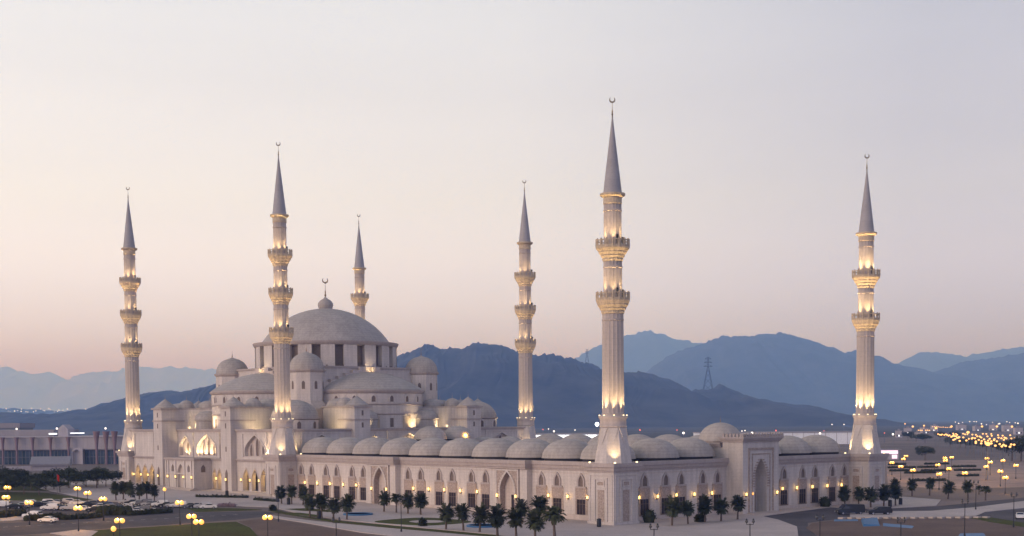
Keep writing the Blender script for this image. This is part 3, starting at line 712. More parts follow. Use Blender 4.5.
for k in range(4):
    f = side(k)
    for s_ in (-1, 1):
        t0, t1 = sorted((s_*20, s_*51.8)); ac = s_*37.2
        o = big_arch_wall(f, 52, t0, t1, [(ac, 12.0, 13.4, 15.2, 20.0)] if (k, s_) != (0, 1) else [], H)
        piece('wall_end', M['stone'], o, lambda mb: f.box(mb, *sorted((s_*51.3, s_*51.8)), 50.7, 51.98, 12.3, 20.98))
        piece('panel_frame', M['stone'], o, lambda mb: frame_rect(mb, f, ac-7.4, ac+7.4, 13.2, 20.95, .5, 52, 52.3, False))
        piece('cornice', M['trim'], o, lambda mb: [f.box(mb, t0, t1, 48, 52+q[0], q[1], q[2]) for q in ((.3, 21.0, 21.4), (.6, 21.4, 21.9))])
        piece('lower_cornice', M['trim'], o, lambda mb: [f.box(mb, t0, t1, 50.9, 52+q[0], q[1], q[2]) for q in ((.3, 11.72, 12.1), (.7, 12.1, 12.5))])
    o = big_arch_wall(f, 48.2, -20, 20, [(-14.3, 8.2, 13.0, 16.0, 19.6), (0, 12.6, 13.0, 15.6, 20.2), (14.3, 8.2, 13.0, 16.0, 19.6)], H)
    for t in (-9.25, 8.65): piece('pilaster', M['stone'], o, lambda mb: f.box(mb, t, t+.6, 48.17, 48.6, 12.52, 20.95))
    piece('cornice', M['trim'], o, lambda mb: [f.box(mb, -19.9, 19.9, 40, 48.2+q[0], q[1], q[2]) for q in ((.3, 21.0, 21.4), (.6, 21.4, 21.9))])
    piece('lower_cornice', M['trim'], o, lambda mb: [f.box(mb, -19.9, 19.9, 46.5, 52+q[0], q[1], q[2]) for q in ((.3, 11.72, 12.1), (.7, 12.1, 12.5))])
    if k == 0:
        for t0, t1, A in [tuple(sorted((s_*26, s_*48)))+([(s_*37.0+d, 3.7, 2.6, 6.4, 9.5) for d in (-5.3, 0, 5.3)],) for s_ in (-1, 1)]+[tuple(sorted((s_*9.9, s_*20.1)))+([(s_*15.0+d, 2.5, 2.4, 6.2, 9.0) for d in (-3.1, 0, 3.1)],) for s_ in (-1, 1)]:
            g = MB(); arch_wall(g, f, 52, t0, t1, .2, 11.7, A, 1.3); g.quad(f(t0, 47.1, 10.8), f(t1, 47.1, 10.8), f(t1, 51.99, 10.8), f(t0, 51.99, 10.8)); g.quad(f(t0, 47.1, 2.45), f(t1, 47.1, 2.45), f(t1, 51.99, 2.45), f(t0, 51.99, 2.45))
            go = g.build('arcade_wall', M['stone'], H)
            for a in A: piece('arch_border', M['stone2'], go, lambda mb: arch_band(mb, f, a[0], a[1], a[1]+.6, a[2], a[3], a[4], a[4]+.5, 52, 52.15))
    else: piece('lower_wall', M['stone'], H, lambda mb: f.box(mb, -51, 51, 50.85, 52, .2, 11.7))
# raise a hollow arcade on the open side: the inner wall stands 5 m behind the arches
# towers
def tower_mass(k, s_):
    f = side(k); pts = [(26, 37), (26, 54), (20, 54), (20, 48)]
    for i in range(1, 9):
        a = PI/2*i/8; pts.append((20-12*math.sin(a)*1.0, 48-12*(1-math.cos(a)) if 0 else 36+12*math.cos(a)))
    # concave quarter: centre (8, 48), radius 12
    pts = pts[:4]+[(8+12*math.cos(PI/2*i/8), 48-12*math.sin(PI/2*i/8)) for i in range(1, 9)]+[(8, 33), (22, 30)]
    def extr(mb, P_, z0, z1):
        vs = [f(s_*t, n, z) for z in (z0, z1) for t, n in P_]; m_ = len(P_)
        mb.add(vs, [tuple(range(m_-1, -1, -1)), tuple(range(m_, 2*m_))]+[(i, (i+1) % m_, m_+(i+1) % m_, m_+i) for i in range(m_)])
    b = MB(); extr(b, pts, 21.3, 28.6); tm = b.build('exedra_wall', M['stone'], H)
    cx_, cy_ = 18, 42
    def off(P_, d): return [(cx_+(t-cx_)*(1+d/14) if t > 8.1 else t, cy_+(n-cy_)*(1+d/12)) for t, n in P_]
    b = MB(); f.box(b, *sorted((s_*19.98, s_*26.02)), 47, 54.02, .5, 28.615); tb = b.build('tower', M['stone'], H)
    b = MB(); extr(b, off(pts, .5), 28.6, 29.1); 
    lo, hi = sorted((s_*19.5, s_*26.5)); lo, hi = lo-.07, hi+.07; f.box(b, lo, hi, 47.5, 54.58, 28.6+.003, 29.15)
    lo2, hi2 = sorted((s_*19.7, s_*26.3)); f.box(b, lo2, hi2, 45, 54.3, 24.5, 24.95); f.box(b, *sorted((s_*25.7, s_*26.25)), 45, 54.25, 24.52, 24.93)
    b.build('cornice', M['trim'], tb)
    b = MB()
    for z in (26.0, 22.2, 14.8): f.box(b, s_*23-.35, s_*23+.35, 54-.2, 54.06, z, z+1.6)
    for z in (5.0,): arch_slab(b, f, s_*23, 1.6, 2.2, 7.5, 9.2, 53.9, 54.06)
    b.build('slit_window', M['grille'], tb)
    b = MB(); q = f(s_*23, 51, 0); b.lathe([(3.9, 29.12), (3.9, 29.4)]+[(3.7*(1-(i/8)**1.15)+.01, 29.4+2.9*(i/8)) for i in range(9)], 8, q, smooth=False, phase=PI/8); finial(b, (q.x, q.y, 32.2), 1.5); b.build('pyramid_roof', M['dome'], tb)
    for (t, n, r, h) in ((19.4, 36.0, 4.2, 2.4), (22.2, 43.4, 2.7, 2.5)):
        b = MB(); q = f(s_*t, n, 0); b.lathe([(r+.1, 29.1), (r+.1, 29.4)]+[(z[0], 29.4+z[1]) for z in dome_prof(r, h)], 28, q); finial(b, (q.x, q.y, 29.3+h), 1.9); b.build('small_dome', M['dome'], H)
for k in range(4):
    for s_ in (-1, 1): tower_mass(k, s_)
# half domes and their galleries
for k in range(4):
    f = side(k); c = f(0, 23, 0); c = (c.x, c.y, 0)
    ang = math.atan2(f.n.y, f.n.x)
    b = MB(); b.lathe([(20, 21.3), (20, 34.2)], 48, c, ang-PI/2, ang+PI/2); hd = b.build('half_drum', M['stone'], H)
    b = MB()
    b.lathe([(20.0, 33.3), (20.4, 33.7), (20.7, 34.1), (20.7, 34.5), (19.5, 34.55)], 48, c, ang-PI/2, ang+PI/2)
    b.lathe([(20.0, 29.5), (20.35, 29.7), (20.35, 30.0), (20.0, 30.1)], 48, c, ang-PI/2, ang+PI/2)
    b.lathe([(20.0, 26.2), (20.3, 26.4), (20.3, 26.8), (20.0, 26.9)], 48, c, ang-PI/2, ang+PI/2)
    b.build('cornice', M['trim'], hd)
    b = MB(); b.lathe([(20.3, 34.5), (20.3, 34.8)]+[(q[0], 34.8+q[1]) for q in cap_prof(20.2, 6.4, 16)], 48, c); b.build('half_dome', M['dome'], H)
    for i in range(10):
        a = ang-PI/2+R(9+18*i); o_ = Vector((c[0]+19.95*math.cos(a), c[1]+19.95*math.sin(a)))
        ff = Fr(o_, (-math.sin(a), math.cos(a)), (math.cos(a), math.sin(a)))
        w_ = MB(); arch_band(w_, ff, 0, 1.3, 2.2, 30.6, 31.9, 32.7, 33.2, 0, .3, 5); wf = w_.build('drum_window', M['stone'], hd)
        w_ = MB(); arch_slab(w_, ff, 0, 1.3, 30.6, 31.9, 32.7, 0, .12, 5); w_.build('pane', M['grille'], wf)
        if 1 <= i <= 8:
            w_ = MB(); ff.box(w_, -1.9, 1.9, 0, .14, 22.0, 25.9) if i % 2 else ff.box(w_, -.6, .6, 0, .14, 22.2, 25.2); w_.build('gallery_opening', M['gold'] if i % 2 else M['grille'], hd)
    # small exedra domes beside the gallery, stepped buttresses above
    for s_ in (-1, 1):
        q = f(s_*12.6, 40.4, 0); b = MB(); b.lathe([(4.5, 21.3), (4.5, 24.6), (4.85, 24.8), (4.85, 25.2)]+[(z[0], 25.2+z[1]) for z in dome_prof(4.6, 2.9)], 32, q); b.build('exedra_dome', M['dome'], H)
        st = MB()
        for i in range(6):
            t0, t1 = sorted((s_*(19.2-3.0*i), s_*(19.2-3.0*(i+1)))); f.box(st, t0, t1, 25, 26.6, 34, 37.3+1.05*i)
        st.build('stepped_buttress', M['stone2'], H)
        q = f(s_*2.0, 44.2, 0)
# corner turrets and corner domes
for sx in (-1, 1):
    for sy in (-1, 1):
        c = (HX+sx*24, HY+sy*24, 0)
        b = MB(); b.lathe([(5.9, 21.3), (5.9, 40.4)], 8, c, smooth=False, phase=PI/8); tt = b.build('corner_turret', M['stone'], H)
        b = MB(); b.lathe([(5.9, 40.3), (6.2, 40.6), (6.5, 41.0), (6.5, 41.3), (5, 41.3)], 8, c, smooth=False, phase=PI/8); b.build('cornice', M['trim'], tt)
        b = MB(); b.lathe([(5.9, 41.25), (5.95, 41.6)]+[(5.75*math.cos(PI/2*i/14)**.92+.003, 41.6+5.3*math.sin(PI/2*i/14)+(.5 if i == 14 else .12 if i == 13 else 0)) for i in range(15)], 36, c); td = b.build('turret_dome', M['dome'], tt)
        b = MB(); finial(b, (c[0], c[1], 47.0), 2.8); b.build('finial', M['bronze'], tt)
        b = MB()
        for i in range(8):
            a = i*PI/4; o_ = Vector((c[0]+5.45*math.cos(a), c[1]+5.45*math.sin(a))); ff = Fr(o_, (-math.sin(a), math.cos(a)), (math.cos(a), math.sin(a)))
            arch_slab(b, ff, 0, 1.05, 34.9, 36.9, 37.6, -.1, .06, 4)
        b.build('slit_window', M['grille'], tt)
        b = MB(); b.lathe([(5.95, 31.0), (8.2, 28.5), (8.4, 21.3)], 8, c, smooth=False, phase=PI/8); b.build('turret_skirt', M['stone2'], tt)
        c = (HX+sx*37.5, HY+sy*37.5, 0)
        b = MB(); b.lathe([(7.6, 21.3), (7.6, 24.9)], 16, c, smooth=False); cd = b.build('corner_drum', M['stone'], H)
        b = MB(); b.lathe([(7.6, 24.7), (8.0, 25.0), (8.0, 25.4), (7, 25.4)], 32, c); b.build('cornice', M['trim'], cd)
        b = MB(); b.lathe([(q[0], 25.4+q[1]) for q in dome_prof(7.5, 5.7, 12)], 40, c); b.build('corner_dome', M['dome'], cd)
        b = MB()
        for i in range(8):
            a = i*PI/4+PI/8; o_ = Vector((c[0]+7.5*math.cos(a), c[1]+7.5*math.sin(a))); ff = Fr(o_, (-math.sin(a), math.cos(a)), (math.cos(a), math.sin(a)))
            arch_slab(b, ff, 0, 1.2, 22.0, 23.6, 24.3, 0, .12, 4)
        b.build('drum_window', M['grille'], cd)
# great dome
c = (HX, HY, 0)
b = MB(); b.lathe([(24.9, 42.8), (24.9, 43.4), (23.2, 43.5), (23.2, 50.4)], 64, c); gd = b.build('great_drum', M['grille'], H)
piers = MB()
for i in range(20):
    a = R(228.3)+2*PI*(i+.5)/20
    q = [(r_*math.cos(a+d), r_*math.sin(a+d)) for r_, d in ((22.8, -.088), (25.0, -.096), (25.0, .096), (22.8, .088))]
    piers.prism([(HX+x, HY+y) for x, y in q], 42.82, 50.42)
piers.build('drum_piers', M['stone'], gd)
b = MB(); b.lathe([(23.2, 50.0), (25.1, 50.3), (25.5, 50.8), (25.7, 51.3), (25.7, 51.6), (23.8, 51.65)], 80, c); b.build('drum_cornice', M['trim'], gd)
b = MB(); b.lathe([(23.2, 51.4), (23.2, 51.7)]+[(q[0], 51.7+q[1]) for q in cap_prof(22.7, 12.5, 28)], 96, c); gdo = b.build('great_dome', M['dome'], H)
b = MB(); b.lathe([(2.4, 63.8), (2.5, 64.6), (2.75, 65.2), (2.7, 66.0), (2.2, 66.8), (1.4, 67.4), (.6, 67.9), (.3, 68.3)], 24, c); b.build('dome_pinnacle', M['dome'], gdo)
b = MB(); finial(b, (HX, HY, 67.9), 5.4, 1.25); b.build('crescent_finial', M['bronze'], gdo)
b = MB(); a = R(-20)
LQ = cap_prof(22.75, 12.55, 28)
for i in range(24):
    (r0, z0), (r1, z1) = LQ[i], LQ[i+1]
    b.tube((HX+r0*math.cos(a), HY+r0*math.sin(a), z0+51.7), (HX+r1*math.cos(a), HY+r1*math.sin(a), z1+51.7), .16, n=4)
b.build('dome_line', M['lead'], gdo)  # thin line of lead-coloured tubes up one side of the dome
# side porch (towards the car park)
f = side(0)
b = MB(); bk = MB()
f.box(b, -9.7, 9.7, 52.01, 57, .3, 11.6)
arch_wall(b, f, 58, -9.8, 9.8, .3, 11.7, [(-5.6, 1.7, 8.0, 9.3, 10.4), (-.2, 4.4, 2.4, 8.0, 10.6), (5.2, 1.7, 8.0, 9.3, 10.4)], .95, bk)
f.box(b, -9.8, -9.75, 52, 57.98, .3, 11.7); f.box(b, 9.75, 9.8, 52, 57.98, .3, 11.7)
pc = b.build('porch', M['stone'], H); bk.build('niche_back', M['stone2'], pc)
b = MB()
for o_, z0, z1 in ((.3, 11.7, 12.1), (.6, 12.1, 12.6)): f.box(b, -9.8-o_, 9.8+o_, 52, 58+o_, z0, z1)
b.build('cornice', M['trim'], pc)
b = MB()
for t in (-9.8, -8.0, -3.5, 2.6, 7.6, 9.0): f.box(b, t, t+.8, 58, 58.35, .5, 11.7)
f.box(b, -9.8, 9.8, 58, 58.2, 7.3, 7.6); b.build('pilasters', M['stone'], pc)
b = MB(); fs_ = Fr((HX-55, HY-9.8), (1, 0), (0, -1)); arch_slab(b, fs_, 0, 1.5, 8.0, 9.3, 10.4, 0, .1); b.build('side_window', M['grille'], pc)
b = MB()
for i in range(4): f.box(b, -11+i*.3, 11-i*.3, 57.5, 60.5-i*.6, .5, 2.7+i*.17-.3)
b.build('steps', M['kerb'], pc)
b = MB(); f.box(b, -50, 50, 50.9, 54.5, .4, 2.25); f.box(b, -50, 50, 50.9, 53.8, 2.25, 2.42); b.build('podium', M['kerb'], H)
b = MB()
# lanterns and lights
def lantern(t, n, z, power=40, s=.24):
    b = MB(); q = f(t, n, z); b.ball(q, s, 8, 1.5); l = b.build('lantern', M['lantern'], H)
    b = MB(); b.tube(q+Vector((0, 0, s)), q+Vector((0, 0, s+1.2)), .04, n=4); b.build('chain', M['bronze'], l)
    point(q+f.n*.6*0+Vector((0, 0, -.7)), power, WARM, .2, H)
for t in (-42.3, -37.0, -31.7, 31.7, 37.0, 42.3): lantern(t, 49.8, 7.0, 190, .3)
for t in (-18.1, -15.0, -11.9): lantern(t, 49.8, 6.6, 150, .28)
for t in (12, 18): lantern(t, 49.8, 6.6, 120, .28)
for t in (-45.2, -39.6, -34.3, -28.9, 28.9, 34.4, 39.7, 45.2, -23, 23, -20.2, -13.4, 20.6): sconce(f, t, 54.05 if abs(abs(t)-23) < 1 else 52, 6.0, H, 14)
for t in (-8.4, -2.9, 2.4, 7.9): sconce(f, t, 58.2, 6.4, H, 14)
W2 = (1.0, .76, .42)
# floods in the big arches of the terrace, on the exedra walls and galleries
for k in (0, 1):
    f = side(k)
    for t in (-14.3, 14.3): spot(f(t, 48.6, 12.9), f(t, 47.1, 18), 2200, W2, R(120), .2, H)
    for t in (-1.9, 1.9, -5.2, 5.2): spot(f(t, 48.6, 12.9), f(t, 47.1, 18), 1900, W2, R(110), .2, H)
    for t in (-14.5, 14.5): spot(f(t, 46.5, 22.3), f(t*1.1, 40, 26.5), 900, W2, R(110), .3, H)
    for t in (-31, 31): spot(f(t, 46, 22.2), f(t*.84, 45, 26), 1100, W2, R(130), .4, H)
    s_ = -1 if k == 0 else 1
    for a_ in ((-12,) if k == 0 else (17,)):
        a = math.atan2(f.n.y, f.n.x)+R(a_); q = f(0, 23, 22.2)+Vector((math.cos(a), math.sin(a), 0))*23.2
        spot(q, q+Vector((-math.cos(a)*3, -math.sin(a)*3, 2.2)), 2000, W2, R(95), .2, H)
    q = f(0, 27.6, 41.5); spot(q, f(0, 25, 42.4), 420, W2, R(140), .3, H)
    for t in (-19.2, 19.2): point(f(t, 52.5, 22.5) if 0 else f(t, 44, 22.4), 60, W2, .3, H)
    for s_ in (-1, 1):
        for t in (48.2, 45.5): spot(f(s_*t, 52.9, 13), f(s_*t, 52, 19), 3200, W2, R(80), .2, H)
f = side(0)
for sx, sy in ((-1, -1), (-1, 1), (1, -1)):
    q = Vector((HX+sx*49.5, HY+sy*41, 22.2)); spot(q, Vector((HX+sx*38, HY+sy*38, 28)), 7000, W2, R(75), .3, H)
# roof lamps on the portico
b = MB(); q = Vector((58, 121.5, 19.2)); b.ball(q, .5, 8); b.tube((58, 121.5, 17.8), (58, 121.5, 18.8), .08, n=4); b.build('roof_lamp', M['globe'], CY); point(q+Vector((-1, -.8, .3)), 900, SODIUM, .3, CY)

# ------------------------------------------------------------------ mountains
def interp(pts, x):
    if x <= pts[0][0]: return pts[0][1]
    for (x0, y0), (x1, y1) in zip(pts[:-1], pts[1:]):
        if x <= x1: return y0+(y1-y0)*(x-x0)/(x1-x0)
    return pts[-1][1]
def mountain(pts, D, depth, seed, rough, step=4.0, jit=1.3, m_='rock'):
    """a ridge standing D metres out; its crest heights come from the survey bearings, its slopes from fractal noise"""
    x0, x1 = pts[0][0], pts[-1][0]; step *= .6; n = int((x1-x0)/step)+1; rows = 36
    vs = []; fs = []
    for j in range(rows+1):
        wv = -1+2*j/rows
        for i in range(n+1):
            px = x0+(x1-x0)*i/n; py = interp(pts, px)+jit*(noise.noise(Vector((px*.11, seed, 0)))+.7*noise.noise(Vector((px*.29, seed, 4)))+.4*noise.noise(Vector((px*.6, seed, 8))))
            crest = AD(px, py, D); hgt = max(crest.z, 1.0)
            g = Vector((crest.x, crest.y, 0)); d = Vector((fw.x, fw.y, 0)).normalized()
            p = g+d*(wv*depth)+rt*(noise.noise(Vector((px*.02, wv*3, seed)))*depth*.12*abs(wv))
            q = Vector((p.x, p.y, 0))*(1/(depth*.55))
            spur = noise.multi_fractal(q+Vector((seed, 0, 0)), 0.9, 2.1, 5)
            ridge = 1-abs(noise.noise(q*1.7+Vector((0, seed, 0))))*2
            fall = (1-abs(wv))**(0.8+.35*spur)
            z = hgt*fall*(1+min(1, abs(wv)*2.2)*(.38*ridge+.18*(spur-1)))+hgt*rough*noise.noise(Vector((p.x, p.y, 0))*(30/depth))*(0.25+abs(wv))*(1-abs(wv))
            z += hgt*rough*.5*noise.noise(Vector((px*.35, seed*3.1, wv*8)))*(1-abs(wv))
            z += hgt*rough*1.6*(.5-abs(noise.noise(Vector((p.x, p.y, 0))*(11/depth)+Vector((seed, 0, 0)))))*(1-abs(wv))*min(1, abs(wv)*3)
            if abs(wv) == 1: z = -6
            if wv < -.01: z = min(z, hgt*(1+wv*.45))
            vs.append((p.x, p.y, max(z, -6)))
    for j in range(rows):
        for i in range(n): a = j*(n+1)+i; fs.append((a, a+1, a+n+2, a+n+1))
    b = MB(); b.add(vs, fs, True); o = b.build('mountains', M[m_]); o.data.polygons.foreach_set('use_smooth', [True]*len(o.data.polygons))
    tag(o, kind='structure')
RA = [(90, 416), (102, 412), (120, 402.7), (128, 405), (142, 401), (154, 393.5), (170, 389.6), (183, 393.5), (198, 391), (214, 386), (240, 380), (290, 372), (340, 366), (380, 360), (396, 356.5), (410, 351.5), (425, 345), (433, 345), (440, 349), (450, 348), (462, 349), (470, 345), (478, 342.5), (493, 343.6), (505, 346.5), (514, 350), (535, 354), (556, 355), (571, 357.5), (580, 361), (591, 363.5), (602, 369), (625, 372), (638, 371.5), (650, 374), (664, 378), (677, 383), (688, 390), (706, 390), (714, 388), (719, 384.6), (727, 388), (737.5, 393.5), (753, 398.6), (769, 401), (779, 402.4), (790, 405), (800, 409), (812, 415), (822, 422), (830, 428), (836, 433)]
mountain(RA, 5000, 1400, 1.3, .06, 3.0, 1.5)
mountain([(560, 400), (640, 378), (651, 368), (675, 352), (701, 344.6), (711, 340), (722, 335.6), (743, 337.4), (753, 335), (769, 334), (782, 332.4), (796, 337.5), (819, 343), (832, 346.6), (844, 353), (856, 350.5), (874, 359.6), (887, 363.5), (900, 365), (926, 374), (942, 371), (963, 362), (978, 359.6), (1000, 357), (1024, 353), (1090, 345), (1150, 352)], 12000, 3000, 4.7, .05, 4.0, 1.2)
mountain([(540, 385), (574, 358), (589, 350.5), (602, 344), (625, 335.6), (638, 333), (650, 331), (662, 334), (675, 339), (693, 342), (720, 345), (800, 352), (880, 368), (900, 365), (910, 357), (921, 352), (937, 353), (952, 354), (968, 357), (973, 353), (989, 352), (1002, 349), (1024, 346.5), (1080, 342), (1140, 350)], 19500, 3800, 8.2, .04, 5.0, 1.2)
mountain([(-60, 372), (0, 367.5), (8, 366.6), (18, 371), (34, 374), (44, 371), (52, 374), (63, 378), (73, 381), (86, 372.6), (99, 371), (115, 371), (131, 368.7), (146, 368), (167, 367), (188, 368), (217, 369), (300, 372), (380, 371)], 38000, 5000, 2.2, .03, 5.0, 3.0, 'hazed_rock')
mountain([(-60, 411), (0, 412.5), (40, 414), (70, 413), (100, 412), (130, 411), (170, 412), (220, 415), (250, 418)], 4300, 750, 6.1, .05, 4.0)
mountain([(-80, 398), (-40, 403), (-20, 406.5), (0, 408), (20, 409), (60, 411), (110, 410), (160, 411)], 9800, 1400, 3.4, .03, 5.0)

# ------------------------------------------------------------------ electricity pylons on the ridge
def pylon(px, py_base, py_top, D, label):
    c = AD(px, py_base, D); h = (py_base-py_top)*D/FPX; t = thing('electricity_pylon', c, label, 'pylon')
    b = MB(); wv = h*.14; th_ = .008*h
    def corner(i, z): k = max(.06, 1-z*1.25) if z < .75 else .06; s_ = [(-1, -1), (1, -1), (1, 1), (-1, 1)][i]; return c+rt*(s_[0]*wv*k)+Vector((fw.x, fw.y, 0))*(s_[1]*wv*k)+Vector((0, 0, z*h))
    lv = [0, .2, .38, .53, .65, .75, .88, 1]
    for a, b_ in zip(lv[:-1], lv[1:]):
        for i in range(4):
            b.tube(corner(i, a), corner(i, b_), th_, n=4); b.tube(corner(i, a), corner((i+1) % 4, b_), th_*.7, n=4)
    b.build('lattice_mast', M['black'], t)
    for z, l in ((.72, .13), (.83, .115), (.94, .09)):
        b = MB(); b.tube(c+rt*(-l*h)+Vector((0, 0, z*h)), c+rt*(l*h)+Vector((0, 0, z*h)), th_*1.1, n=4)
        for s_ in (-1, 1): b.tube(c+rt*(s_*l*h)+Vector((0, 0, z*h)), c+rt*(s_*.02*h)+Vector((0, 0, (z+.05)*h)), th_*.7, n=4)
        b.build('cross_arm', M['black'], t)
pylon(708, 391, 357, 4930, 'tall lattice electricity pylon on the dark ridge right of the tallest front minaret')
pylon(587, 364, 349, 4940, 'small lattice electricity pylon on the dark ridge left of the tallest front minaret')
pylon(877, 425, 351, 3600, 'faint lattice pylon seen just beside the far right minaret') if 0 else None

# ------------------------------------------------------------------ far buildings
def frame_at(px, py, yaw_off=0.0):
    q = G(px, py); a = -YAW+yaw_off
    return q, Fr(q.xy, (math.cos(a), math.sin(a)), (math.sin(a), -math.cos(a)))
# pale exhibition hall with pink flaring columns
q, f = frame_at(60, 464.2, R(-2)); s1 = (q-CAM).dot(fw)/FPX
def X(px): return (px-60)*s1
def Zp(py): return (464.2-py)*s1+q.z
t = thing('exhibition_hall', q, 'long pale hall with pink flaring columns and a dark glass front behind the trees', 'hall')
b = MB(); f.box(b, X(-40), X(165), -60, 0, q.z-1, Zp(449.5)); hw_ = b.build('wall', M['concrete'], t)
b = MB(); f.box(b, X(-40), X(165), -62, 2.5, Zp(449.5), Zp(437.5)); f.box(b, X(-40), X(165), -60, 3.0, Zp(437.5), Zp(436.6)); b.build('fascia', M['concrete'], t)
b = MB(); f.box(b, X(-30), X(74), 0.02, .4, q.z, Zp(450.5)); f.box(b, X(86), X(160), 0.02, .4, q.z, Zp(450.5)); gl = b.build('glass_front', M['teal'], t)
b = MB()
for i in range(52):
    x = X(-28+i*3.6)
    if not (X(73) < x < X(86.5)): f.box(b, x-.12, x+.12, .4, .6, q.z, Zp(450.5))
f.box(b, X(-30), X(73), .4, .55, Zp(457.2), Zp(456.8)); f.box(b, X(87), X(160), .4, .55, Zp(457.2), Zp(456.8)); b.build('mullions', M['steel'], gl)
for px in (6.5, 20.5, 36.5, 54.5, 72.6, 103.5, 113, 121.5):
    b = MB(); w_ = .55 if px < 90 else .62
    prof = [(w_, q.z-.5), (w_, Zp(450)), (w_*1.25, Zp(444)), (w_*1.9, Zp(439)), (w_*2.5, Zp(437))] if px < 90 else [(w_*1.2, q.z-.5), (w_, Zp(455)), (w_*1.2, Zp(446)), (w_*1.8, Zp(439)), (w_*2.8, Zp(433)), (w_*2.9, Zp(431.5))]
    c_ = f(X(px), 5 if px < 90 else 9, 0); b.lathe(prof, 10, (c_.x, c_.y, 0)); b.build('flared_column', M['pinkcol'], t)
b = MB(); arch_wall(b, f, 4.2, X(73.6), X(86), q.z-.3, Zp(447.8), [(X(80), X(84)-X(76), q.z, Zp(453), Zp(449.4))], 1.5); f.box(b, X(74), X(85.8), .7, 2.6, q.z, Zp(448)); b.build('arched_entrance', M['concrete'], t)
b = MB(); x0, x1 = X(53), X(63); vs = []
for n_ in (-18, -8): vs += [f(x0, n_, Zp(437)), f(x1, n_, Zp(437)), f(x1, n_, Zp(429)), f((x0+x1)/2, n_, Zp(424.6)), f(x0, n_, Zp(429))]
b.add(vs, [(0, 1, 2, 3, 4), (9, 8, 7, 6, 5), (0, 5, 6, 1), (1, 6, 7, 2), (2, 7, 8, 3), (3, 8, 9, 4), (4, 9, 5, 0)]); b.build('gabled_tower', M['concrete'], t)
b = MB(); f.box(b, X(66), X(80), -8.1, -7.4, Zp(433.8), Zp(432.9)); f.box(b, X(44), X(52), -8.1, -7.4, Zp(434.6), Zp(433.2)); b.build('roof_light_strip', M['striplight'], t)
b = MB(); f.box(b, X(-40), X(40), -58, -20, Zp(436.8), Zp(430)); b.build('upper_roof', M['roof'], t)
for i, (px, py) in enumerate(((3, 428.8), (53.5, 428.6), (103, 428.8), (87, 430), (97, 437), (109, 438))):
    if i > 2: continue
    b = MB(); c_ = f(X(px), -6 if i else -18, Zp(py)); b.ball(c_, .55, 8); o = b.build('roof_lamp', M['citywhite'], t)
# dark roofed block beyond it
q2, f2 = frame_at(-6, 452); s2 = (q2-CAM).dot(fw)/FPX
t = thing('flat_roofed_block', q2, 'dark flat-roofed block at the left edge behind the pale hall', 'building')
b = MB(); f2.box(b, -60*s2, 26*s2, -30, 0, q2.z-1, q2.z+(452-428)*s2); b.build('wall', M['steel'], t)
b = MB(); f2.box(b, -62*s2, 27*s2, -32, 1.2, q2.z+(452-428)*s2, q2.z+(452-423.2)*s2); b.build('roof', M['roof'], t)
# low shed
q3, f3 = frame_at(48, 470.5, R(14)); s3 = (q3-CAM).dot(fw)/FPX
t = thing('low_shed', q3, 'low shed with a sloping grey sheet roof before the dark glass front', 'shed')
b = MB(); f3.box(b, -15*s3, 19*s3, -14, 0, q3.z-.6, q3.z+2.4); b.build('wall', M['concrete'], t)
b = MB(); vs = []
for x in (-17*s3, 21*s3): vs += [f3(x, 1.0, q3.z+3.0), f3(x, -7, q3.z+6.2), f3(x, -15, q3.z+3.0), f3(x, 1.0, q3.z+2.1), f3(x, -15, q3.z+2.1)]
b.add(vs, [(0, 1, 6, 5), (1, 2, 7, 6), (0, 3, 4, 2, 1), (5, 6, 7, 9, 8), (3, 8, 9, 4), (0, 5, 8, 3), (2, 4, 9, 7)]); b.build('roof', M['roof'], t)
b = MB(); f3.box(b, -40*s3, -16*s3, -3, -2.6, q3.z-.6, q3.z+2.0); b.build('side_wall', M['concrete'], t)
# white sheet warehouses behind the arcade domes
def warehouse(pa, pb, ytop, ybase, label, strip=None):
    q, f = frame_at((pa+pb)/2, ybase); s = (q-CAM).dot(fw)/FPX; t = thing('warehouse', q, label, 'warehouse')
    w_ = (pb-pa)/2*s; h = (ybase-ytop)*s
    b = MB(); f.box(b, -w_, w_, -40, 0, q.z-1, q.z+h); b.build('wall', M['whitewall'], t)
    b = MB(); f.box(b, -w_-.6, w_+.6, -40.5, .6, q.z+h, q.z+h+.8); b.build('roof', M['roof'], t)
    b = MB()
    for i in range(int(w_*2/9)): f.box(b, -w_+4+i*9-.15, -w_+4+i*9+.15, 0, .25, q.z, q.z+h)
    b.build('wall_ribs', M['concrete'], t)
    if strip:
        b = MB(); f.box(b, -w_+2, w_-2, .02, .2, q.z+h*strip[0], q.z+h*strip[1]); b.build('lit_strip', M['striplight'], t)
warehouse(700, 863, 432.8, 444.5, 'long white sheet-metal warehouse showing above the right-hand arcade domes')
warehouse(528, 600, 434.4, 446, 'white warehouse with lit windows over the arcade domes left of the near minaret', (.55, .95))
# lit shop by the right hand minaret
q, f = frame_at(889, 459.5); s = (q-CAM).dot(fw)/FPX; t = thing('roadside_shop', q, 'small roadside shop with a glowing pinkish white sign beside the far right minaret', 'shop')
b = MB(); f.box(b, -9*s, 10*s, -8, 0, q.z-.5, q.z+8*s); b.build('wall', M['concrete'], t)
b = MB(); f.box(b, -8*s, 8.6*s, .02, .4, q.z+5.6*s, q.z+9.2*s); b.build('lit_sign', M['shoplight'], t)
b = MB(); f.box(b, 3*s, 8*s, .02, .3, q.z+1*s, q.z+4.6*s); b.build('lit_doorway', M['shoplight'], t)
b = MB(); f.box(b, -11*s, 12*s, -9, 1.5, q.z+9.6*s, q.z+10.3*s); b.build('roof', M['roof'], t)

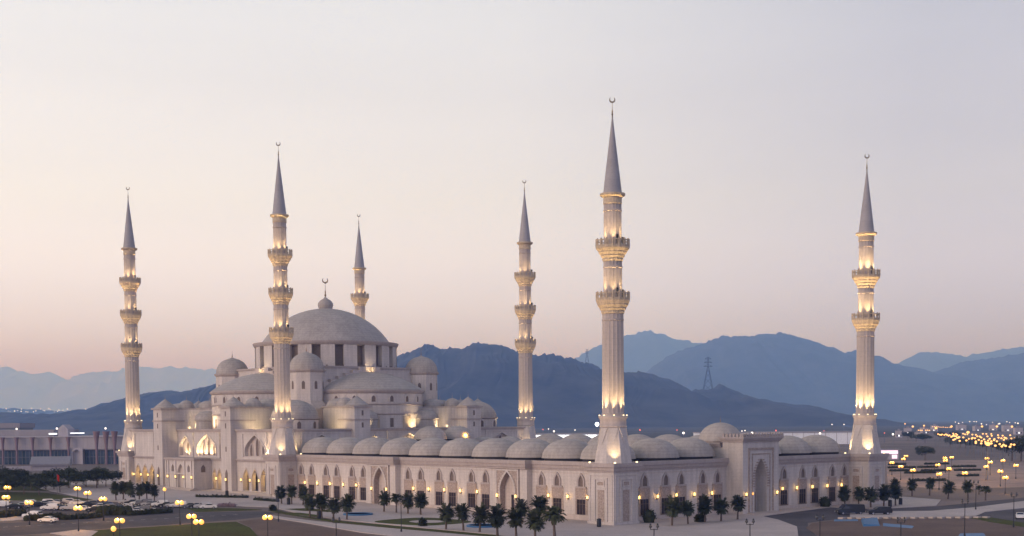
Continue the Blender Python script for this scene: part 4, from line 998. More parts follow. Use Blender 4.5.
# small houses far out on the plain
def house(px, py, wpx, h, label, group='small houses on the far plain'):
    q, f = frame_at(px, py, R(rnd_h.uniform(-25, 25))); s = (q-CAM).dot(fw)/FPX; w_ = wpx*s/2; t = thing('house', q, label, 'house', group)
    b = MB(); f.box(b, -w_, w_, -w_*1.2, 0, q.z-.5, q.z+h); wl_ = b.build('wall', M['concrete'], t)
    b = MB(); f.box(b, -w_-.3, w_+.3, -w_*1.2-.3, .3, q.z+h, q.z+h+.6); f.box(b, -w_*.3, w_*.4, -w_*.8, -w_*.3, q.z+h+.6, q.z+h+2.4); b.build('roof', M['roof'], t)
    for k in (-.6, 0, .6):
        b = MB(); f.box(b, w_*k-.7, w_*k+.7, .01, .12, q.z+1.2, q.z+2.9); b.build('window', M['striplight'] if k == 0 else M['glass'], t)
rnd_h = random.Random(9)
for i, (x, y, w_, h) in enumerate([(899, 437.5, 6, 7), (908, 434.5, 7, 8), (917, 438.5, 6, 6), (926, 434, 8, 8), (934, 431.5, 7, 9), (962, 430.5, 9, 9), (978, 431.5, 7, 8), (993, 430.8, 8, 9), (1008, 431.5, 9, 9), (1019, 434.5, 8, 8)]):
    house(x, y, w_, h, f'{ORD[i]} from the left of the small flat-roofed houses beyond the brown field')
# ------------------------------------------------------------------ plants
def leafcard(mb, c, d, up, l, w_):
    d = d.normalized(); s_ = d.cross(up); s_ = s_.normalized() if s_.length > 1e-3 else Vector((1, 0, 0))
    e = s_.cross(d)*.004; q = [c-s_*w_*.25, c+d*l*.5-s_*w_*.5, c+d*l, c+d*l*.5+s_*w_*.5]
    mb.add([p-e for p in q]+[p+e for p in q], [(0, 1, 2, 3), (7, 6, 5, 4)])
def palm_proto(seed, th_, rx, rz, open_=0.0, nf=95):
    rg = random.Random(seed); root = thing('palm_tree', (0, 0, 0), '', 'palm')
    b = MB(); p = Vector((0, 0, -.2)); segs = 7; lean = Vector((rg.uniform(-.04, .04), rg.uniform(-.04, .04), 1))
    for i in range(segs):
        q = p+lean*((th_+.3)/segs); b.tube(p, q, .24-.012*i+(.05 if i == 0 else 0), .215-.012*i, 8); p = q
    b.lathe([(.3, 0), (.42, .3), (.36, .8), (.15, 1.0)], 8, p-Vector((0, 0, .45)))
    b.build('trunk', M['bark'], root, base=Vector((0, 0, 0)))
    b = MB(); b.raw = True; top = p+Vector((0, 0, .3))
    for k in range(nf):
        az = rg.uniform(0, 2*PI); el = math.asin(rg.uniform(-.93 if not open_ else -.45, .97)); l = rg.uniform(.8, 1.12)
        d0 = Vector((math.cos(az)*math.cos(el), math.sin(az)*math.cos(el), math.sin(el)))
        tip = Vector((d0.x*rx*l, d0.y*rx*l, d0.z*rz*l+rz*.42*(1-open_)))
        mid = Vector((d0.x*rx*.55, d0.y*rx*.55, d0.z*rz*.6+rz*(.62)))
        pts = [(Vector((0, 0, 0))*(1-u)**2+mid*(2*u*(1-u))+tip*(u*u)) for u in (0, .2, .4, .6, .8, 1)]
        for a, c in zip(pts[:-1], pts[1:]):
            d = (c-a); s_ = d.cross(Vector((0, 0, 1)))
            if s_.length < 1e-3: continue
            s_.normalize(); up_ = s_.cross(d).normalized()
            b.add([top+a-s_*.035, top+c-s_*.025, top+c+s_*.025, top+a+s_*.035], [(0, 1, 2, 3)])
            for j in range(3):
                u = a.lerp(c, (j+.5)/3); ll = .62*(1-.45*(u-Vector((0,0,0))).length/(rx+rz))
                for sg in (-1, 1):
                    leafcard(b, top+u, (s_*sg+d.normalized()*.75-up_*rg.uniform(.1, .5)), up_, ll*rg.uniform(.8, 1.15), .15)
    b.build('crown', M['leaf'], root, base=Vector((0, 0, 0))); register(root); return root
def leafy(mb, rg, c, r, n, size, shell=.55):
    for _ in range(n):
        v = Vector((rg.gauss(0, 1), rg.gauss(0, 1), rg.gauss(0, 1))).normalized(); k = shell+(1-shell)*rg.random()**.5
        p = Vector(c)+Vector((v.x*r[0], v.y*r[1], v.z*r[2]))*k
        a = Vector((rg.uniform(-1, 1), rg.uniform(-1, 1), rg.uniform(-.6, .8))).normalized(); leafcard(mb, p, a, Vector((rg.uniform(-.5, .5), rg.uniform(-.5, .5), 1)), size*rg.uniform(.6, 1.3), size*rg.uniform(.4, .8))
def tree_proto(seed, hgt, rad, name='broadleaf_tree', m_='leaf2'):
    rg = random.Random(seed); root = thing(name, (0, 0, 0), '', 'tree')
    b = MB(); th_ = hgt*.38; b.tube((0, 0, -.3), (.05, 0, th_*.6), .2, .16, 8); b.tube((.05, 0, th_*.6), (0, .08, th_), .16, .13, 8); tips = []
    for k in range(6):
        a = k*PI/3+rg.uniform(-.3, .3); e = Vector((math.cos(a)*rad*.6, math.sin(a)*rad*.6, th_+hgt*.28*rg.uniform(.6, 1.2))); b.tube((0, .05, th_*.92), e, .09, .03, 6); tips.append(e)
    b.build('trunk', M['bark'], root, base=Vector((0, 0, 0)))
    b = MB()
    for e in tips: b.ball(e, rad*.26, 8, .6)
    b.ball((0, 0, hgt*.62), rad*.42, 10, .5)
    b.build('crown_core', M[m_], root, base=Vector((0, 0, 0)))
    b = MB(); b.raw = True
    for e in tips+[Vector((0, 0, hgt*.8))]+[Vector((rg.uniform(-.7, .7)*rad, rg.uniform(-.7, .7)*rad, hgt*rg.uniform(.5, .82))) for _ in range(7)]:
        s_ = rg.uniform(.32, .5); leafy(b, rg, e, (rad*s_, rad*s_, hgt*.17*rg.uniform(.8, 1.3)), 95, .62)
    b.build('crown', M[m_], root, base=Vector((0, 0, 0))); register(root); return root
def place(proto, px, py, label, group, scale=1.0, first=set(), h=0.1):
    g = G(px, py)
    r = dup(proto, g+Vector((0, 0, h)), rnd.uniform(0, 2*PI), label, group, scale); return r
pp = [palm_proto(11, 2.1, 1.75, 1.95), palm_proto(12, 2.3, 1.6, 1.85), palm_proto(13, 2.0, 1.85, 2.0), palm_proto(14, 2.5, 1.75, 1.5, .6, 55)]
NEARL = 'front plaza row, left side, of round-crowned palms'
def palm_row(lst, fmt, group, scale=1.0):
    for i, e in enumerate(lst):
        x, y, top = e[:3]; k = e[3] if len(e) > 3 else i % 3
        g = G(x, y); s = (g-CAM).dot(fw)/FPX; hgt = (y-top)*s
        nat = [2.1+1.95*1.45+.2, 2.3+1.85*1.45+.2, 2.0+2.0*1.45+.2, 2.5+1.5*1.2][k]
        pl = place(pp[k], x, y, fmt.format(ORD[i]), group, hgt/nat); pl.rotation_euler = (rnd.uniform(-.05, .05), rnd.uniform(-.05, .05), pl.rotation_euler.z); pl.scale = (pl.scale.x*rnd.uniform(.9, 1.08),)*2+(pl.scale.z,)
G1 = 'round-crowned palms on the plaza'
palm_row([(116, 500.5, 482), (123.3, 501, 481.5), (131, 501.5, 481.5), (139.3, 501.5, 484), (147, 501.5, 481.8), (154.5, 501.5, 484.5)], '{} palm from the left in the six-palm clump before the leftmost minaret', G1)
palm_row([(281.7, 504, 486), (291.7, 504.5, 485.2), (303, 505, 486)], '{} from the left of three small palms close to the arcade wall', G1)
palm_row([(309.8, 517, 494.5), (321.7, 518, 493.8), (333.5, 519.5, 497), (346.8, 520, 494.6)], '{} from the left of the four palms left of the farther pool', G1)
palm_row([(384, 512, 491.5), (396.4, 513, 495, 3), (408, 514, 492.8), (420.6, 515, 492.8)], '{} palm from the left of the four standing behind the oval lawn', G1)
palm_row([(446, 530, 503), (463.4, 531, 503.5), (479.6, 532.5, 504.5), (497.5, 536.2, 505.5), (516.3, 538, 508.5), (535.3, 539.5, 509.5), (555, 541.5, 509, 3)], '{} palm from the left of the seven large palms at the bottom of the photo', G1)
palm_row([(522, 524.5, 499), (540, 525.5, 496)], '{} palm from the left of the pair right of the near side portal', G1)
palm_row([(672, 526, 496.5), (688, 524.5, 501), (705, 523, 495.8), (721, 521.7, 498), (737.5, 520, 495.6)], '{} palm from the left of the five before the front wall left of the gateway', 'round-crowned palms along the front')
palm_row([(845, 507.5, 486.5), (858.4, 508.3, 487.2), (870.8, 508, 486.8), (883.7, 507.5, 485), (895.5, 506.3, 485.6), (894, 498, 478.8)], '{} palm from the left of the six round the far right minaret base', 'round-crowned palms along the front')
palm_row([(912, 496, 478.6), (929.6, 495.5, 477.8), (948, 499, 481), (968, 498.5, 480.2), (985.5, 500.5, 487, 3), (979, 494.5, 486, 3)], '{} palm from the left of the scattered palms before the lamp-lit parking', 'palms right of the mosque')
for p_ in pp: 
    for c_ in list(p_.children): bpy.data.objects.remove(c_)
    bpy.data.objects.remove(p_)
# grove on the left
tp = [tree_proto(21, 6.2, 4.0), tree_proto(22, 5.6, 4.4), tree_proto(23, 6.6, 3.8)]
G2 = 'dark trees of the grove on the left'
rows = [[(-6, 493), (8, 494), (24, 494.5), (39, 495.2), (60, 492.5), (76, 490.5), (97, 488.5)], [(-2, 489.5), (14, 490), (31, 490), (46, 490), (54, 489.5), (69, 488), (86, 487), (106, 487)], [(4, 486.6), (20, 486.6), (37, 486.6), (53, 486.2), (68, 486), (84, 485.5), (98, 485.5), (113, 485.5)]]
nm = ['nearest row on the lawn', 'second row behind the lawn', 'third row from the lawn', 'farthest row, nearest the pale hall']
for r_, (row, nn) in enumerate(zip(rows, nm)):
    for i, (x, y) in enumerate(row): place(tp[(i+r_) % 3], x, y, f'{ORD[i]} dark tree from the left, {nn}', G2, rnd.uniform(.8, 1.05))
# dark trees on the right
for i, (x, y, sc_) in enumerate([(1012, 461, 1.9), (1021, 461, 2.3), (1028, 462, 2.2)]): place(tp[i], x, y, f'{ORD[i]} from the left of the big dark trees at the right edge', 'big dark trees at the right edge', sc_)
far = [(950+i*5.2, 446.5+i*.62+rnd.uniform(-.4, .4)) for i in range(12)]
for i, (x, y) in enumerate(far): place(tp[i % 3], x, y, f'{ORD[i]} from the left in the tree belt before the far orange lamps', 'tree belt before the far lamps', rnd.uniform(.9, 1.25))
for i, (x, y) in enumerate([(908, 441), (916, 442), (940, 441), (955, 440), (925, 443)]): place(tp[i % 3], x, y, f'{ORD[i]} of the far scrubby trees beyond the brown field', 'scrub trees beyond the field', rnd.uniform(1.0, 1.6))
place(tp[0], 925, 460.5, 'lone dark tree standing at the near edge of the brown field', None, 1.25)
for p_ in tp:
    for c_ in list(p_.children): bpy.data.objects.remove(c_)
    bpy.data.objects.remove(p_)
# hedges and shrubs
def hedge(px0, py0, px1, py1, w_, h, label, m_='leaf3', name='hedge', group=None, n=None):
    a, c = G(px0, py0), G(px1, py1); L_ = (c-a).length; rg = random.Random(int(px0*7+py0)); b = MB(); b.raw = True; k = max(2, int(L_/(w_*.45)))
    for i in range(k+1):
        p = a.lerp(c, i/k); p.z = zg(p.y); jx, jh = rg.uniform(-.15, .15)*w_, rg.uniform(.85, 1.12)
        b.lathe([(.01, .02), (w_*.42, .06), (w_*.5, h*.45*jh), (w_*.36, h*.82*jh), (.01, h*.93*jh)], 9, p+Vector((jx, jx, 0)), smooth=False); leafy(b, rg, p+Vector((rg.uniform(-.2, .2), rg.uniform(-.2, .2), h*.5)), (w_*.6, w_*.6, h*.55*rg.uniform(.85, 1.2)), n or 60, .5)
    o = b.build(name, M[m_], None, base=a.lerp(c, .5)); return tag(o, label, name.replace('_', ' '), group)
hedge(-4, 518.5, 22, 515.5, 2.4, 1.8, 'dark shrubby hedge by the car park at the left edge')
hedge(28, 521, 62, 519.5, 2.0, 1.7, 'dark hedge behind the white jeep on the car park edge')
hedge(101, 515.5, 127, 515.0, 2.6, 2.8, 'tallest dark clipped hedge block along the road')
hedge(80, 519.2, 100, 517.4, 1.8, 1.2, 'low hedge between lamp post and tall hedge block')
hedge(130, 515.5, 170, 512.8, 1.6, 1.2, 'long low hedge between parked cars and road')
hedge(64, 520, 80, 519, 2.0, 1.2, 'short low hedge left of the tall lamp post')
def shrub(px, py, w_, h, label): return hedge(px-.3, py, px+.3, py, w_, h, label, 'leaf3', 'shrub', None, 170)
shrub(649, 523, 2.7, 3.0, 'round dark shrub before the first front window')
shrub(700, 522.5, 2.0, 1.9, 'low dark shrub beside the front-row palms')
shrub(825, 507, 2.6, 2.6, 'round shrub behind the black van')
shrub(273.5, 510.8, 1.4, 1.4, 'small shrub at the bend of the pavement')
shrub(423, 526.5, 1.3, 1.6, 'small shrub on the near edge of the oval lawn')
# flower beds before the walls
for (a, b_, c_, d_, lab) in ((198, 497.5, 246, 498.2, 'mottled flower bed before the hall porch'), (256, 500.5, 276, 502, 'mottled flower bed at the foot of the dome-side minaret'), (776, 508.6, 812, 505, 'mottled flower bed right of the front gateway')):
    hedge(a, b_, c_, d_, 1.7, .8, lab, 'leaf3', 'flower_bed', None, 36)
hedge(220, 506.5, 234, 506.8, 1.2, .9, 'row of reddish flowering bushes behind the roadside lawn', 'pinkcol', 'flower_bed', None, 36)
# low hedge rows on the terraced parking
k_ = 0
for (x0, x1, y, lab) in ((889, 905, 465.2, 'highest'), (889, 915, 468.3, 'second'), (890, 912, 471.5, 'third'), (905, 935, 473.6, 'fourth'), (918, 937, 468, 'middle upper'), (922, 950, 471.5, 'middle lower'), (915, 945, 481.3, 'long lowest'), (953, 975, 467.3, 'right upper'), (955, 980, 471, 'right middle'), (958, 978, 476.5, 'right lower'), (925, 948, 464.6, 'middle top')):
    hedge(x0, y, x1, y-.3, 1.1, .9, f'{lab} dark hedge strip between the bays of the lamp-lit parking', 'leaf3', 'hedge', 'hedge strips of the lamp-lit parking', 30)

# ------------------------------------------------------------------ lamps
def lamp_proto(hgt, heads, lit, name='street_lamp'):
    root = thing(name, (0, 0, 0), '', 'street lamp'); Z = Vector((0, 0, 0))
    b = MB(); b.lathe([(.2, -.2), (.2, .5), (.12, .7), (.09, 1.0), (.075, hgt-.6), (.06, hgt-.3)], 8); b.build('pole', M['black'], root, base=Z)
    b = MB(); rr = .55 if heads == 2 else 0
    if heads == 2:
        b.tube((-.55, 0, hgt-.45), (.55, 0, hgt-.45), .05, n=6)
        for s_ in (-1, 1): b.tube((s_*.55, 0, hgt-.45), (s_*.55, 0, hgt-.2), .05, n=6)
        b.build('cross_arm', M['black'], root, base=Z)
    for s_ in ((-1, 1) if heads == 2 else (0,)):
        b = MB(); b.ball((s_*rr, 0, hgt+.05), .48 if lit else .26, 10, 1.0); gl = b.build('globe', M['globe'] if lit else M['globe_off'], root, base=Z)
        b = MB(); b.lathe([(.2, 0), (.1, .12), (.02, .2)], 8, (s_*rr, 0, hgt+.32)); b.build('cap', M['black'], gl, base=Z)
    register(root); return root
def rm_proto(p):
    for c_ in list(p.children):
        for g_ in list(c_.children): bpy.data.objects.remove(g_)
        bpy.data.objects.remove(c_)
    bpy.data.objects.remove(p)
LP = lamp_proto(5.0, 2, True); LS = lamp_proto(5.0, 1, True); LU = lamp_proto(7.0, 2, False)
def put_lamp(proto, hx, hy, h, label, group, power=0, rz=None):
    g = G(hx, hy, h); a = -YAW if rz is None else rz
    r = dup(proto, g+Vector((0, 0, .05)), a, label, group)
    if power: point(g+Vector((0, 0, h+.75)), power, SODIUM, .3, r)
    return r
left = [(7.5, 488, 'beside the grove lawn at the left edge, the upper of two'), (6, 497.7, 'at the left edge, the lower of two'), (29, 503.2, 'among the cars at the left of the car park'), (77.5, 489, 'behind the car park, left of a close pair'), (87.5, 493.6, 'behind the car park, right of a close pair'), (103, 499.6, 'left of the six-palm clump'), (78, 508.6, 'in the middle of the car park edge by the road'), (179.5, 503.2, 'by the road left of the dark car row'), (119.5, 521.2, 'on the left lawn, the upper of a close pair'), (191.5, 517, 'on the big lawn, the upper left of a close pair'), (198.6, 522.6, 'on the big lawn, the lower right of a close pair'), (267.5, 518, 'at the bend of the pavement before the dome-side minaret')]
for x, y, l in left: put_lamp(LP, x, y, 5.0, 'orange twin-globe lamp '+l, 'glowing twin-globe lamps on the left', 1500)
put_lamp(LS, 113.5, 529.5, 5.0, 'single-globe orange lamp low on the left lawn', None, 90)
put_lamp(LS, 164.5, 489.8, 5.0, 'single-globe lamp on the plaza before the hall porch', None, 60)
put_lamp(LS, 752, 494, 5.0, 'single-globe lamp standing before the front gateway', None, 60)
right = [(892, 463), (903.4, 459.3), (906, 456.2), (900.8, 466.8), (912.9, 470.6), (937.8, 465.2), (939.2, 474.6), (945.4, 460.9), (951.7, 457.6), (949, 469.2), (965, 473.5), (986.2, 467), (987, 458.6), (990.3, 462.6), (1003, 460.9), (1000.4, 471.8), (1016, 465.8), (1005.4, 478), (945, 458.4)]
byx = sorted(range(len(right)), key=lambda i: right[i][0])
for rank, i in enumerate(byx): put_lamp(LP, right[i][0], right[i][1], 5.0, f'{ORD[rank]} twin orange lamp from the left on the terraced parking', 'twin lamps on the terraced parking', 1100)
for i, (x, y, l) in enumerate([(654, 527, 'before the front wall, by the shrub'), (750, 522, 'in the pale pavement before the gateway'), (820, 517.7, 'by the brown soil below the black van'), (401, 506.5, 'on the oval lawn'), (278, 498.3, 'at the pavement bend before the dome-side minaret'), (901, 520.5, 'on the brown soil right of the blue sheet'), (965, 501.8, 'at the edge of the pale path on the right'), (1014, 495, 'at the right edge by the dark road'), (336, 520.5, 'low before the portal lawn'), (976, 488.5, 'between the sparse palms on the right')]):
    put_lamp(LU, x, y, 7.0 if i not in (3, 4, 9) else 5.5, 'unlit dark twin-globe lamp post '+l, 'unlit lamp posts')
for p_ in (LP, LS, LU): rm_proto(p_)
# floodlight mast glaring behind the near minaret and other distant mast lights
def mast(px, py, D, h, r, m_, label, group=None):
    q = AD(px, py, D); t = thing('light_mast', (q.x, q.y, q.z-h), label, 'lamp', group)
    b = MB(); b.tube((q.x, q.y, q.z-h), (q.x, q.y, q.z-.3), .25, .15, 6); b.build('pole', M['steel'], t)
    b = MB(); b.ball(q, r, 8); b.build('lamp_head', M[m_], t)
mast(597, 424.3, 700, 22, .95, 'white_lamp', 'dazzling white floodlight mast beside the near minaret foot')
for x, y, m_, r, l in ((554, 431.3, 'citywhite', .7, 'pale lamp over the domes left of the near minaret'), (683.5, 433, 'citywhite', .9, 'pale lamp over the domes right of the near minaret'), (699, 438, 'city', .8, 'orange lamp left of the gateway dome'), (752, 433, 'citywhite', .9, 'bright lamp on the white warehouse'), (820, 433.4, 'citywhite', .8, 'bright lamp near the right end of the warehouse'), (893, 434.3, 'citywhite', .8, 'bright lamp beyond the shop'), (640, 430, 'redlamp', .6, 'red beacon right of the near minaret'), (776, 430.5, 'redlamp', .6, 'red beacon above the warehouse')):
    mast(x, y, 1000, 16, r, m_, l)
for x, y, i in ((543, 429.5, 0), (548.5, 429, 1), (575, 430, 2), (677, 430, 3), (742, 431, 4), (745, 430.5, 5), (824, 431, 6), (832, 424.5, 7), (844, 424.5, 8), (884.5, 433, 9)): mast(x, y, 1150, 14, .5, 'citywhite' if i % 3 else 'redlamp', f'{ORD[i]} from the left of the faint small lamps along the plain behind the domes', 'faint lamps behind the domes')
# far street lamps on the right: rows of pole lamps round lots beyond the tree belt
def far_lamp_proto(m_, r, h):
    b = MB(); b.tube((0, 0, 0), (0, 0, h), .12, .08, 5); b.ball((0, 0, h), r, 8, .8)
    me_ = None
    root = thing('far_street_lamp', (0, 0, 0), 'tiny orange street lamp glowing in the far lots beyond the tree belt', 'street lamp', 'far orange street lamps')
    p = MB(); p.tube((0, 0, 0), (0, 0, h-r), .14, .1, 5); p.build('pole', M['steel'], root, base=Vector((0, 0, 0)))
    p = MB(); p.ball((0, 0, h), r, 8, .8); p.build('lamp_head', M[m_], root, base=Vector((0, 0, 0))); register(root); return root
FA = far_lamp_proto('city', .62, 9)
rg = random.Random(5)
spots = []
for i in range(15): spots.append((938+i*1.5+rg.uniform(-.4, .4), 433.6+i*.28+rg.uniform(-.9, .9)))
for row in range(7):
    for i in range(11):
        x = 951+i*6.0+row*1.1+rg.uniform(-2.4, 2.4); y = 432.8+row*1.8+(i*.28)+rg.uniform(-.9, .9)
        if x < 1016 and y < 440.5+(x-953)*.13: spots.append((x, y))
for i in range(11): spots.append((932.5+i*1.85+rg.uniform(-.3, .3), 426.6+i*.10+rg.uniform(-.2, .2)))
for i in range(7): spots.append((918.5+i*1.8, 430.4-(2.2 if 3 <= i <= 3 else 0)+rg.uniform(-.2, .2)))
for x, y in spots:
    g = G(x, y, 9); dup(FA, g, 0)
for x, y in [(912.8, 428.3), (924, 427.2), (982, 428.3), (997, 428.3), (988, 448), (1012, 428.5), (905, 425), (936, 430.2), (951.5, 428.2), (968, 435)]: 
    g = G(x, y, 12); dup(FA, g, 0, None, None, 1.5)
rm_proto(FA)
FW = far_lamp_proto('citywhite', 1.9, 11)
FW['label'] = 'tiny pale street lamp glowing on the far plain'; FW['group'] = 'far pale street lamps'
for i in range(34): 
    g = G(8+i*2.6+rg.uniform(-1.5, 1.5), 419.3+rg.uniform(-.5, .3), 11); g = AD(6+i*2.8+rg.uniform(-1.4, 1.4), 410.6+rg.uniform(-1.6, 1.4), 5600); dup(FW, g-Vector((0, 0, 11)), 0, None, None, rg.uniform(.6, 1.5))
for i in range(16): dup(FW, G(955+i*4.6+rg.uniform(-2, 2), 421.5+rg.uniform(-.8, 1.2), 11), 0, None, None, rg.uniform(.5, 1.0))
for i in range(5): dup(FW, AD(88+i*6+rg.uniform(-2, 2), 432+rg.uniform(-2, 1.5), 1400)-Vector((0, 0, 11)), 0, None, None, rg.uniform(.4, .6))
rm_proto(FW)

# ------------------------------------------------------------------ vehicles
def car_proto(kind):
    root = thing('parked_car', (0, 0, 0), '', 'car'); Z = Vector((0, 0, 0))
    if kind == 'saloon': P_ = [(-2.25, .35), (-2.28, .75), (-2.15, .98), (-1.45, 1.05), (-.75, 1.45), (.35, 1.47), (1.05, 1.02), (1.95, .9), (2.25, .7), (2.27, .35)]; win = [(-1.35, 1.06), (-.72, 1.40), (.33, 1.42), (.92, 1.04)]; w_ = .88
    elif kind == 'suv': P_ = [(-2.3, .4), (-2.35, .95), (-2.25, 1.15), (-2.1, 1.78), (.25, 1.82), (1.05, 1.2), (2.1, 1.08), (2.35, .85), (2.36, .4)]; win = [(-2.0, 1.18), (-1.92, 1.7), (.2, 1.74), (.86, 1.2)]; w_ = .95
    else: P_ = [(-2.7, .4), (-2.75, 1.1), (-2.6, 2.2), (1.2, 2.3), (2.0, 1.35), (2.6, 1.15), (2.75, .85), (2.75, .4)]; win = [(.15, 1.35), (.15, 2.05), (1.1, 2.1), (1.72, 1.35)]; w_ = 1.02
    m_ = len(P_); b = MB(); vs = []
    for s_ in (-1, 1):
        for x, z in P_: vs.append((x, s_*(w_ if z < 1.12 else w_-.16*min(1, (z-1.12)/.4)), z))
    b.add(vs, [tuple(range(m_-1, -1, -1)), tuple(range(m_, 2*m_))]+[(i, (i+1) % m_, m_+(i+1) % m_, m_+i) for i in range(m_)])
    body = b.build('body', CARPAINT['white'], root, base=Z); body.data.materials[0] = CARPAINT['white']
    mod = body.modifiers.new('edge_round', 'BEVEL'); mod.width = .07; mod.segments = 2; mod.limit_method = 'ANGLE'
    b = MB()
    for s_ in (-1, 1): b.add([(x, s_*((w_ if z < 1.12 else w_-.16*min(1, (z-1.12)/.4))+.012), z) for x, z in win], [(0, 1, 2, 3)])
    b.build('side_window', M['carglass'], root, base=Z)
    b = MB(); (xa, za), (xb, zb_) = win[-2], win[-1]
    if kind != 'van': i0 = P_.index(max(P_, key=lambda p: (p[1], p[0])));
    else: i0 = 3
    A, B = P_[i0], P_[i0+1]
    a = Vector((A[0], 0, A[1])).lerp(Vector((B[0], 0, B[1])), .1); c = Vector((A[0], 0, A[1])).lerp(Vector((B[0], 0, B[1])), .9); nn = Vector((B[1]-A[1], 0, A[0]-B[0])); nn = nn.normalized()*(-1 if nn.z < 0 else 1)*.02
    b.add([a+nn+Vector((0, -(w_-.24), 0)), c+nn+Vector((0, -(w_-.12), 0)), c+nn+Vector((0, w_-.12, 0)), a+nn+Vector((0, w_-.24, 0))], [(0, 1, 2, 3)]); b.build('windscreen', M['carglass'], root, base=Z)
    if kind != 'van':
        j = 3 if kind == 'saloon' else 2; A, B = P_[j], P_[j+1]
        a = Vector((A[0], 0, A[1])).lerp(Vector((B[0], 0, B[1])), .12); c = Vector((A[0], 0, A[1])).lerp(Vector((B[0], 0, B[1])), .88); nn = Vector((-(B[1]-A[1]), 0, B[0]-A[0])).normalized()*.02
        b = MB(); b.add([a+nn+Vector((0, -(w_-.12), 0)), c+nn+Vector((0, -(w_-.24), 0)), c+nn+Vector((0, w_-.24, 0)), a+nn+Vector((0, w_-.12, 0))], [(0, 1, 2, 3)]); b.build('rear_window', M['carglass'], root, base=Z)
    xl = P_[-1][0]
    for s_ in (-1, 1):
        b = MB(); b.box(xl-.12, xl+.02, s_*(w_-.28)-.16, s_*(w_-.28)+.16, .62, .78); b.build('headlight', M['headlight'], root, base=Z)
        b = MB(); b.box(-xl-.03, -xl+.1, s_*(w_-.24)-.16, s_*(w_-.24)+.16, .72, .92); b.build('taillight', M['taillight'], root, base=Z)
        for x in (-1.4 if kind != 'van' else -1.75, 1.4 if kind != 'van' else 1.75):
            b = MB(); b.tube((x, s_*(w_-.2), .34), (x, s_*(w_+.02), .34), .34, n=14); wh = b.build('wheel', M['tyre'], root, base=Z)
            b = MB(); b.tube((x, s_*(w_-.05), .34), (x, s_*(w_+.035), .34), .2, n=10); b.build('rim', M['rim'], wh, base=Z)
    register(root); return root
CP = {k: car_proto(k) for k in ('saloon', 'suv', 'van')}
def put_car(kind, color, px, py, rz, label, group, name=None, cat=None):
    r = dup(CP[kind], G(px, py)+Vector((0, 0, .012)), rz, label, group)
    for c_ in r.children:
        if c_.name.startswith('body'):
            c_.material_slots[0].link = 'OBJECT'; c_.material_slots[0].material = CARPAINT[color]
    if name: r.name = name
    if cat: r['category'] = cat
    return r
CG = 'cars in the car park'
near = [(-8, 507.5, 'grey'), (2, 507.5, 'white'), (14.5, 508.6, 'black'), (22, 508, 'silver'), (50, 510.2, 'white'), (56, 510, 'grey'), (62.7, 510, 'black'), (69.4, 510.4, 'silver'), (83, 511.3, 'white'), (95, 511.8, 'black'), (107, 511, 'grey'), (113, 510.8, 'white'), (119, 510.5, 'blue'), (125, 510.3, 'silver'), (131, 510.2, 'black'), (136.5, 513, 'white'), (142, 512.8, 'grey'), (148, 512.3, 'silver')]
mid = [(27, 506.2, 'grey'), (33, 506.2, 'white'), (39, 506.6, 'black'), (45.5, 505.9, 'silver'), (51, 505.4, 'white'), (57.5, 504.8, 'grey'), (64, 504.6, 'black'), (71, 504.6, 'silver'), (78, 505, 'white'), (88.5, 507, 'black'), (95, 506.6, 'grey'), (101, 509, 'white'), (106, 507.3, 'blue')]
fr_ = [(127, 504.2, 'silver'), (132.5, 504.7, 'black'), (138.2, 505.2, 'white'), (144, 505.6, 'grey'), (149.5, 506.2, 'silver'), (154.5, 506.4, 'grey'), (160, 506.8, 'white'), (166.5, 507.2, 'black'), (172.5, 507.6, 'silver'), (178.5, 507.8, 'white'), (190, 508.2, 'grey'), (196.5, 508.4, 'black'), (202.5, 508.6, 'silver'), (208.5, 508.9, 'white')]
for lst, nn, hd in ((near, 'nearest row', R(140)), (mid, 'middle row behind', R(-30)), (fr_, 'far row below the palms and porch', R(150))):
    for i, (x, y, cl) in enumerate(lst): put_car('saloon' if (i*7+len(nn)) % 3 else 'suv', cl, x, y, hd+rnd.uniform(-.06, .06), f'{cl} car, {ORD[i]} from the left in the {nn}' if 1 else '', CG)
put_car('suv', 'white', 32.5, 518.3, R(125), 'white jeep standing alone before the dark hedge', CG)
put_car('saloon', 'white', 48, 522.5, R(125), 'white car behind the hedge at the road edge', CG)
put_car('suv', 'blue', 104, 506, R(-30), 'dark blue car left of the palm clump', CG)
put_car('van', 'black', 850, 514.4, PI-YAW+R(8), 'black van parked on the road before the front windows', None, 'black_van', 'van').scale = (1.28, 1.2, 1.12)
put_car('suv', 'black', 879, 514.8, PI-YAW+R(5), 'black off-road car parked behind the van', None).scale = (1.3, 1.15, 1.12)
put_car('saloon', 'white', 1020, 518.8, R(-150), 'white car driving at the right edge on the dark road', None)
for p_ in CP.values(): rm_proto(p_)

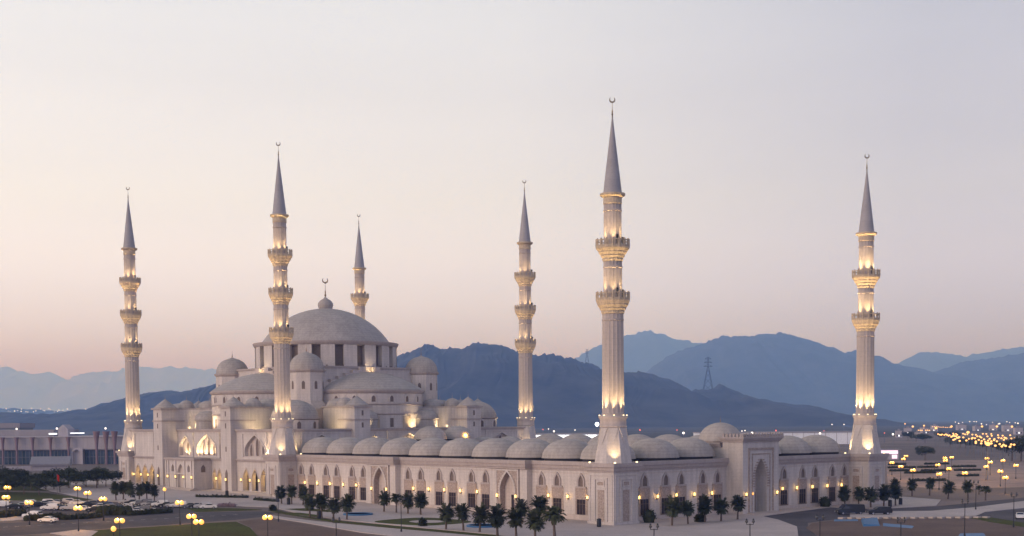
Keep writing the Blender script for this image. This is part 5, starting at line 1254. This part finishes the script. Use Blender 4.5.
# ------------------------------------------------------------------ small things
def sheet(pts, label, hh=.55):
    q = [G(*p) for p in pts]; c = sum(q, Vector())/len(q); b = MB(); m_ = len(q)
    vs = [p+Vector((0, 0, .06)) for p in q]+[p+(c-p)*.12+Vector((0, 0, hh*(1+.45*math.sin(i*2.1)))) for i, p in enumerate(q)]
    b.add(vs, [tuple(range(m_, 2*m_))]+[(i, (i+1) % m_, m_+(i+1) % m_, m_+i) for i in range(m_)])
    tag(b.build('tarpaulin', M['tarp'], None, base=c), label, 'tarpaulin', 'blue sheets on the brown soil')
sheet([(861, 520.6), (878, 520.2), (880, 526.2), (863, 526.8)], 'bright blue tarpaulin heap on the brown soil below the black car')
sheet([(834, 519.8), (858, 519.8), (858, 521.3), (834, 521.6)], 'thin pale blue sheet left of the blue tarpaulin heap', .12)
sheet([(883, 523.4), (914, 526.4), (912, 528.6), (883, 526.4)], 'long thin blue sheet right of the blue tarpaulin heap', .12)
sheet([(960, 533.8), (984, 533.6), (986, 537), (958, 537)], 'blue sheet at the bottom right corner of the brown soil', .12)
def bin_(px, py, label):
    q = G(px, py)+Vector((0, 0, .1)); t = thing('litter_bin', q, label, 'bin', 'dark bins on the plaza')
    b = MB(); b.lathe([(.45, 0), (.52, .2), (.52, 1.5), (.45, 1.6)], 10, q); b.build('body', M['black'], t)
    b = MB(); b.lathe([(.56, 1.6), (.5, 1.8), (.1, 1.95)], 10, q); b.build('lid', M['black'], t)
for x, y, l in ((319, 519, 'dark bin between the palms beside the portal lawn'), (288.6, 505, 'dark bin between the small palms by the arcade'), (133.5, 501.8, 'dark bin under the six-palm clump'), (227, 497.2, 'dark bin before the hall arcade'), (599, 527.5, 'dark bin at the corner niche of the near minaret'), (900.5, 505.2, 'dark bin right of the far palms'), (890, 507.3, 'dark bin between palms at the far right minaret'), (277.5, 502.3, 'dark bin left of the small palms')): bin_(x, y, l)
q = G(57.3, 495); t = thing('red_flag', q, 'red flag hanging on a pole among the dark grove trees', 'flag')
b = MB(); b.tube(q, q+Vector((0, 0, 6.6)), .06, .04, 6); b.build('pole', M['steel'], t)
b = MB(); vs = []
for i in range(6):
    for j in range(2): vs.append(q+Vector((0, 0, 6.5-1.9*j-.12*i))+rt*(.06+.13*i)+Vector((fw.x, fw.y, 0))*(.12*math.sin(i*1.6)))
b.add(vs, [(2*i, 2*i+1, 2*i+3, 2*i+2) for i in range(5)]); b.build('cloth', M['flag'], t)
sc.view_settings.view_transform = 'Standard'; sc.view_settings.look = 'None'; sc.view_settings.exposure = 0; sc.view_settings.gamma = 1
sc.cycles.use_denoising = True
sc.cycles.max_bounces = 6; sc.cycles.diffuse_bounces = 3; sc.cycles.volume_bounces = 4
sc.cycles.sample_clamp_indirect = 4; sc.cycles.use_light_tree = True
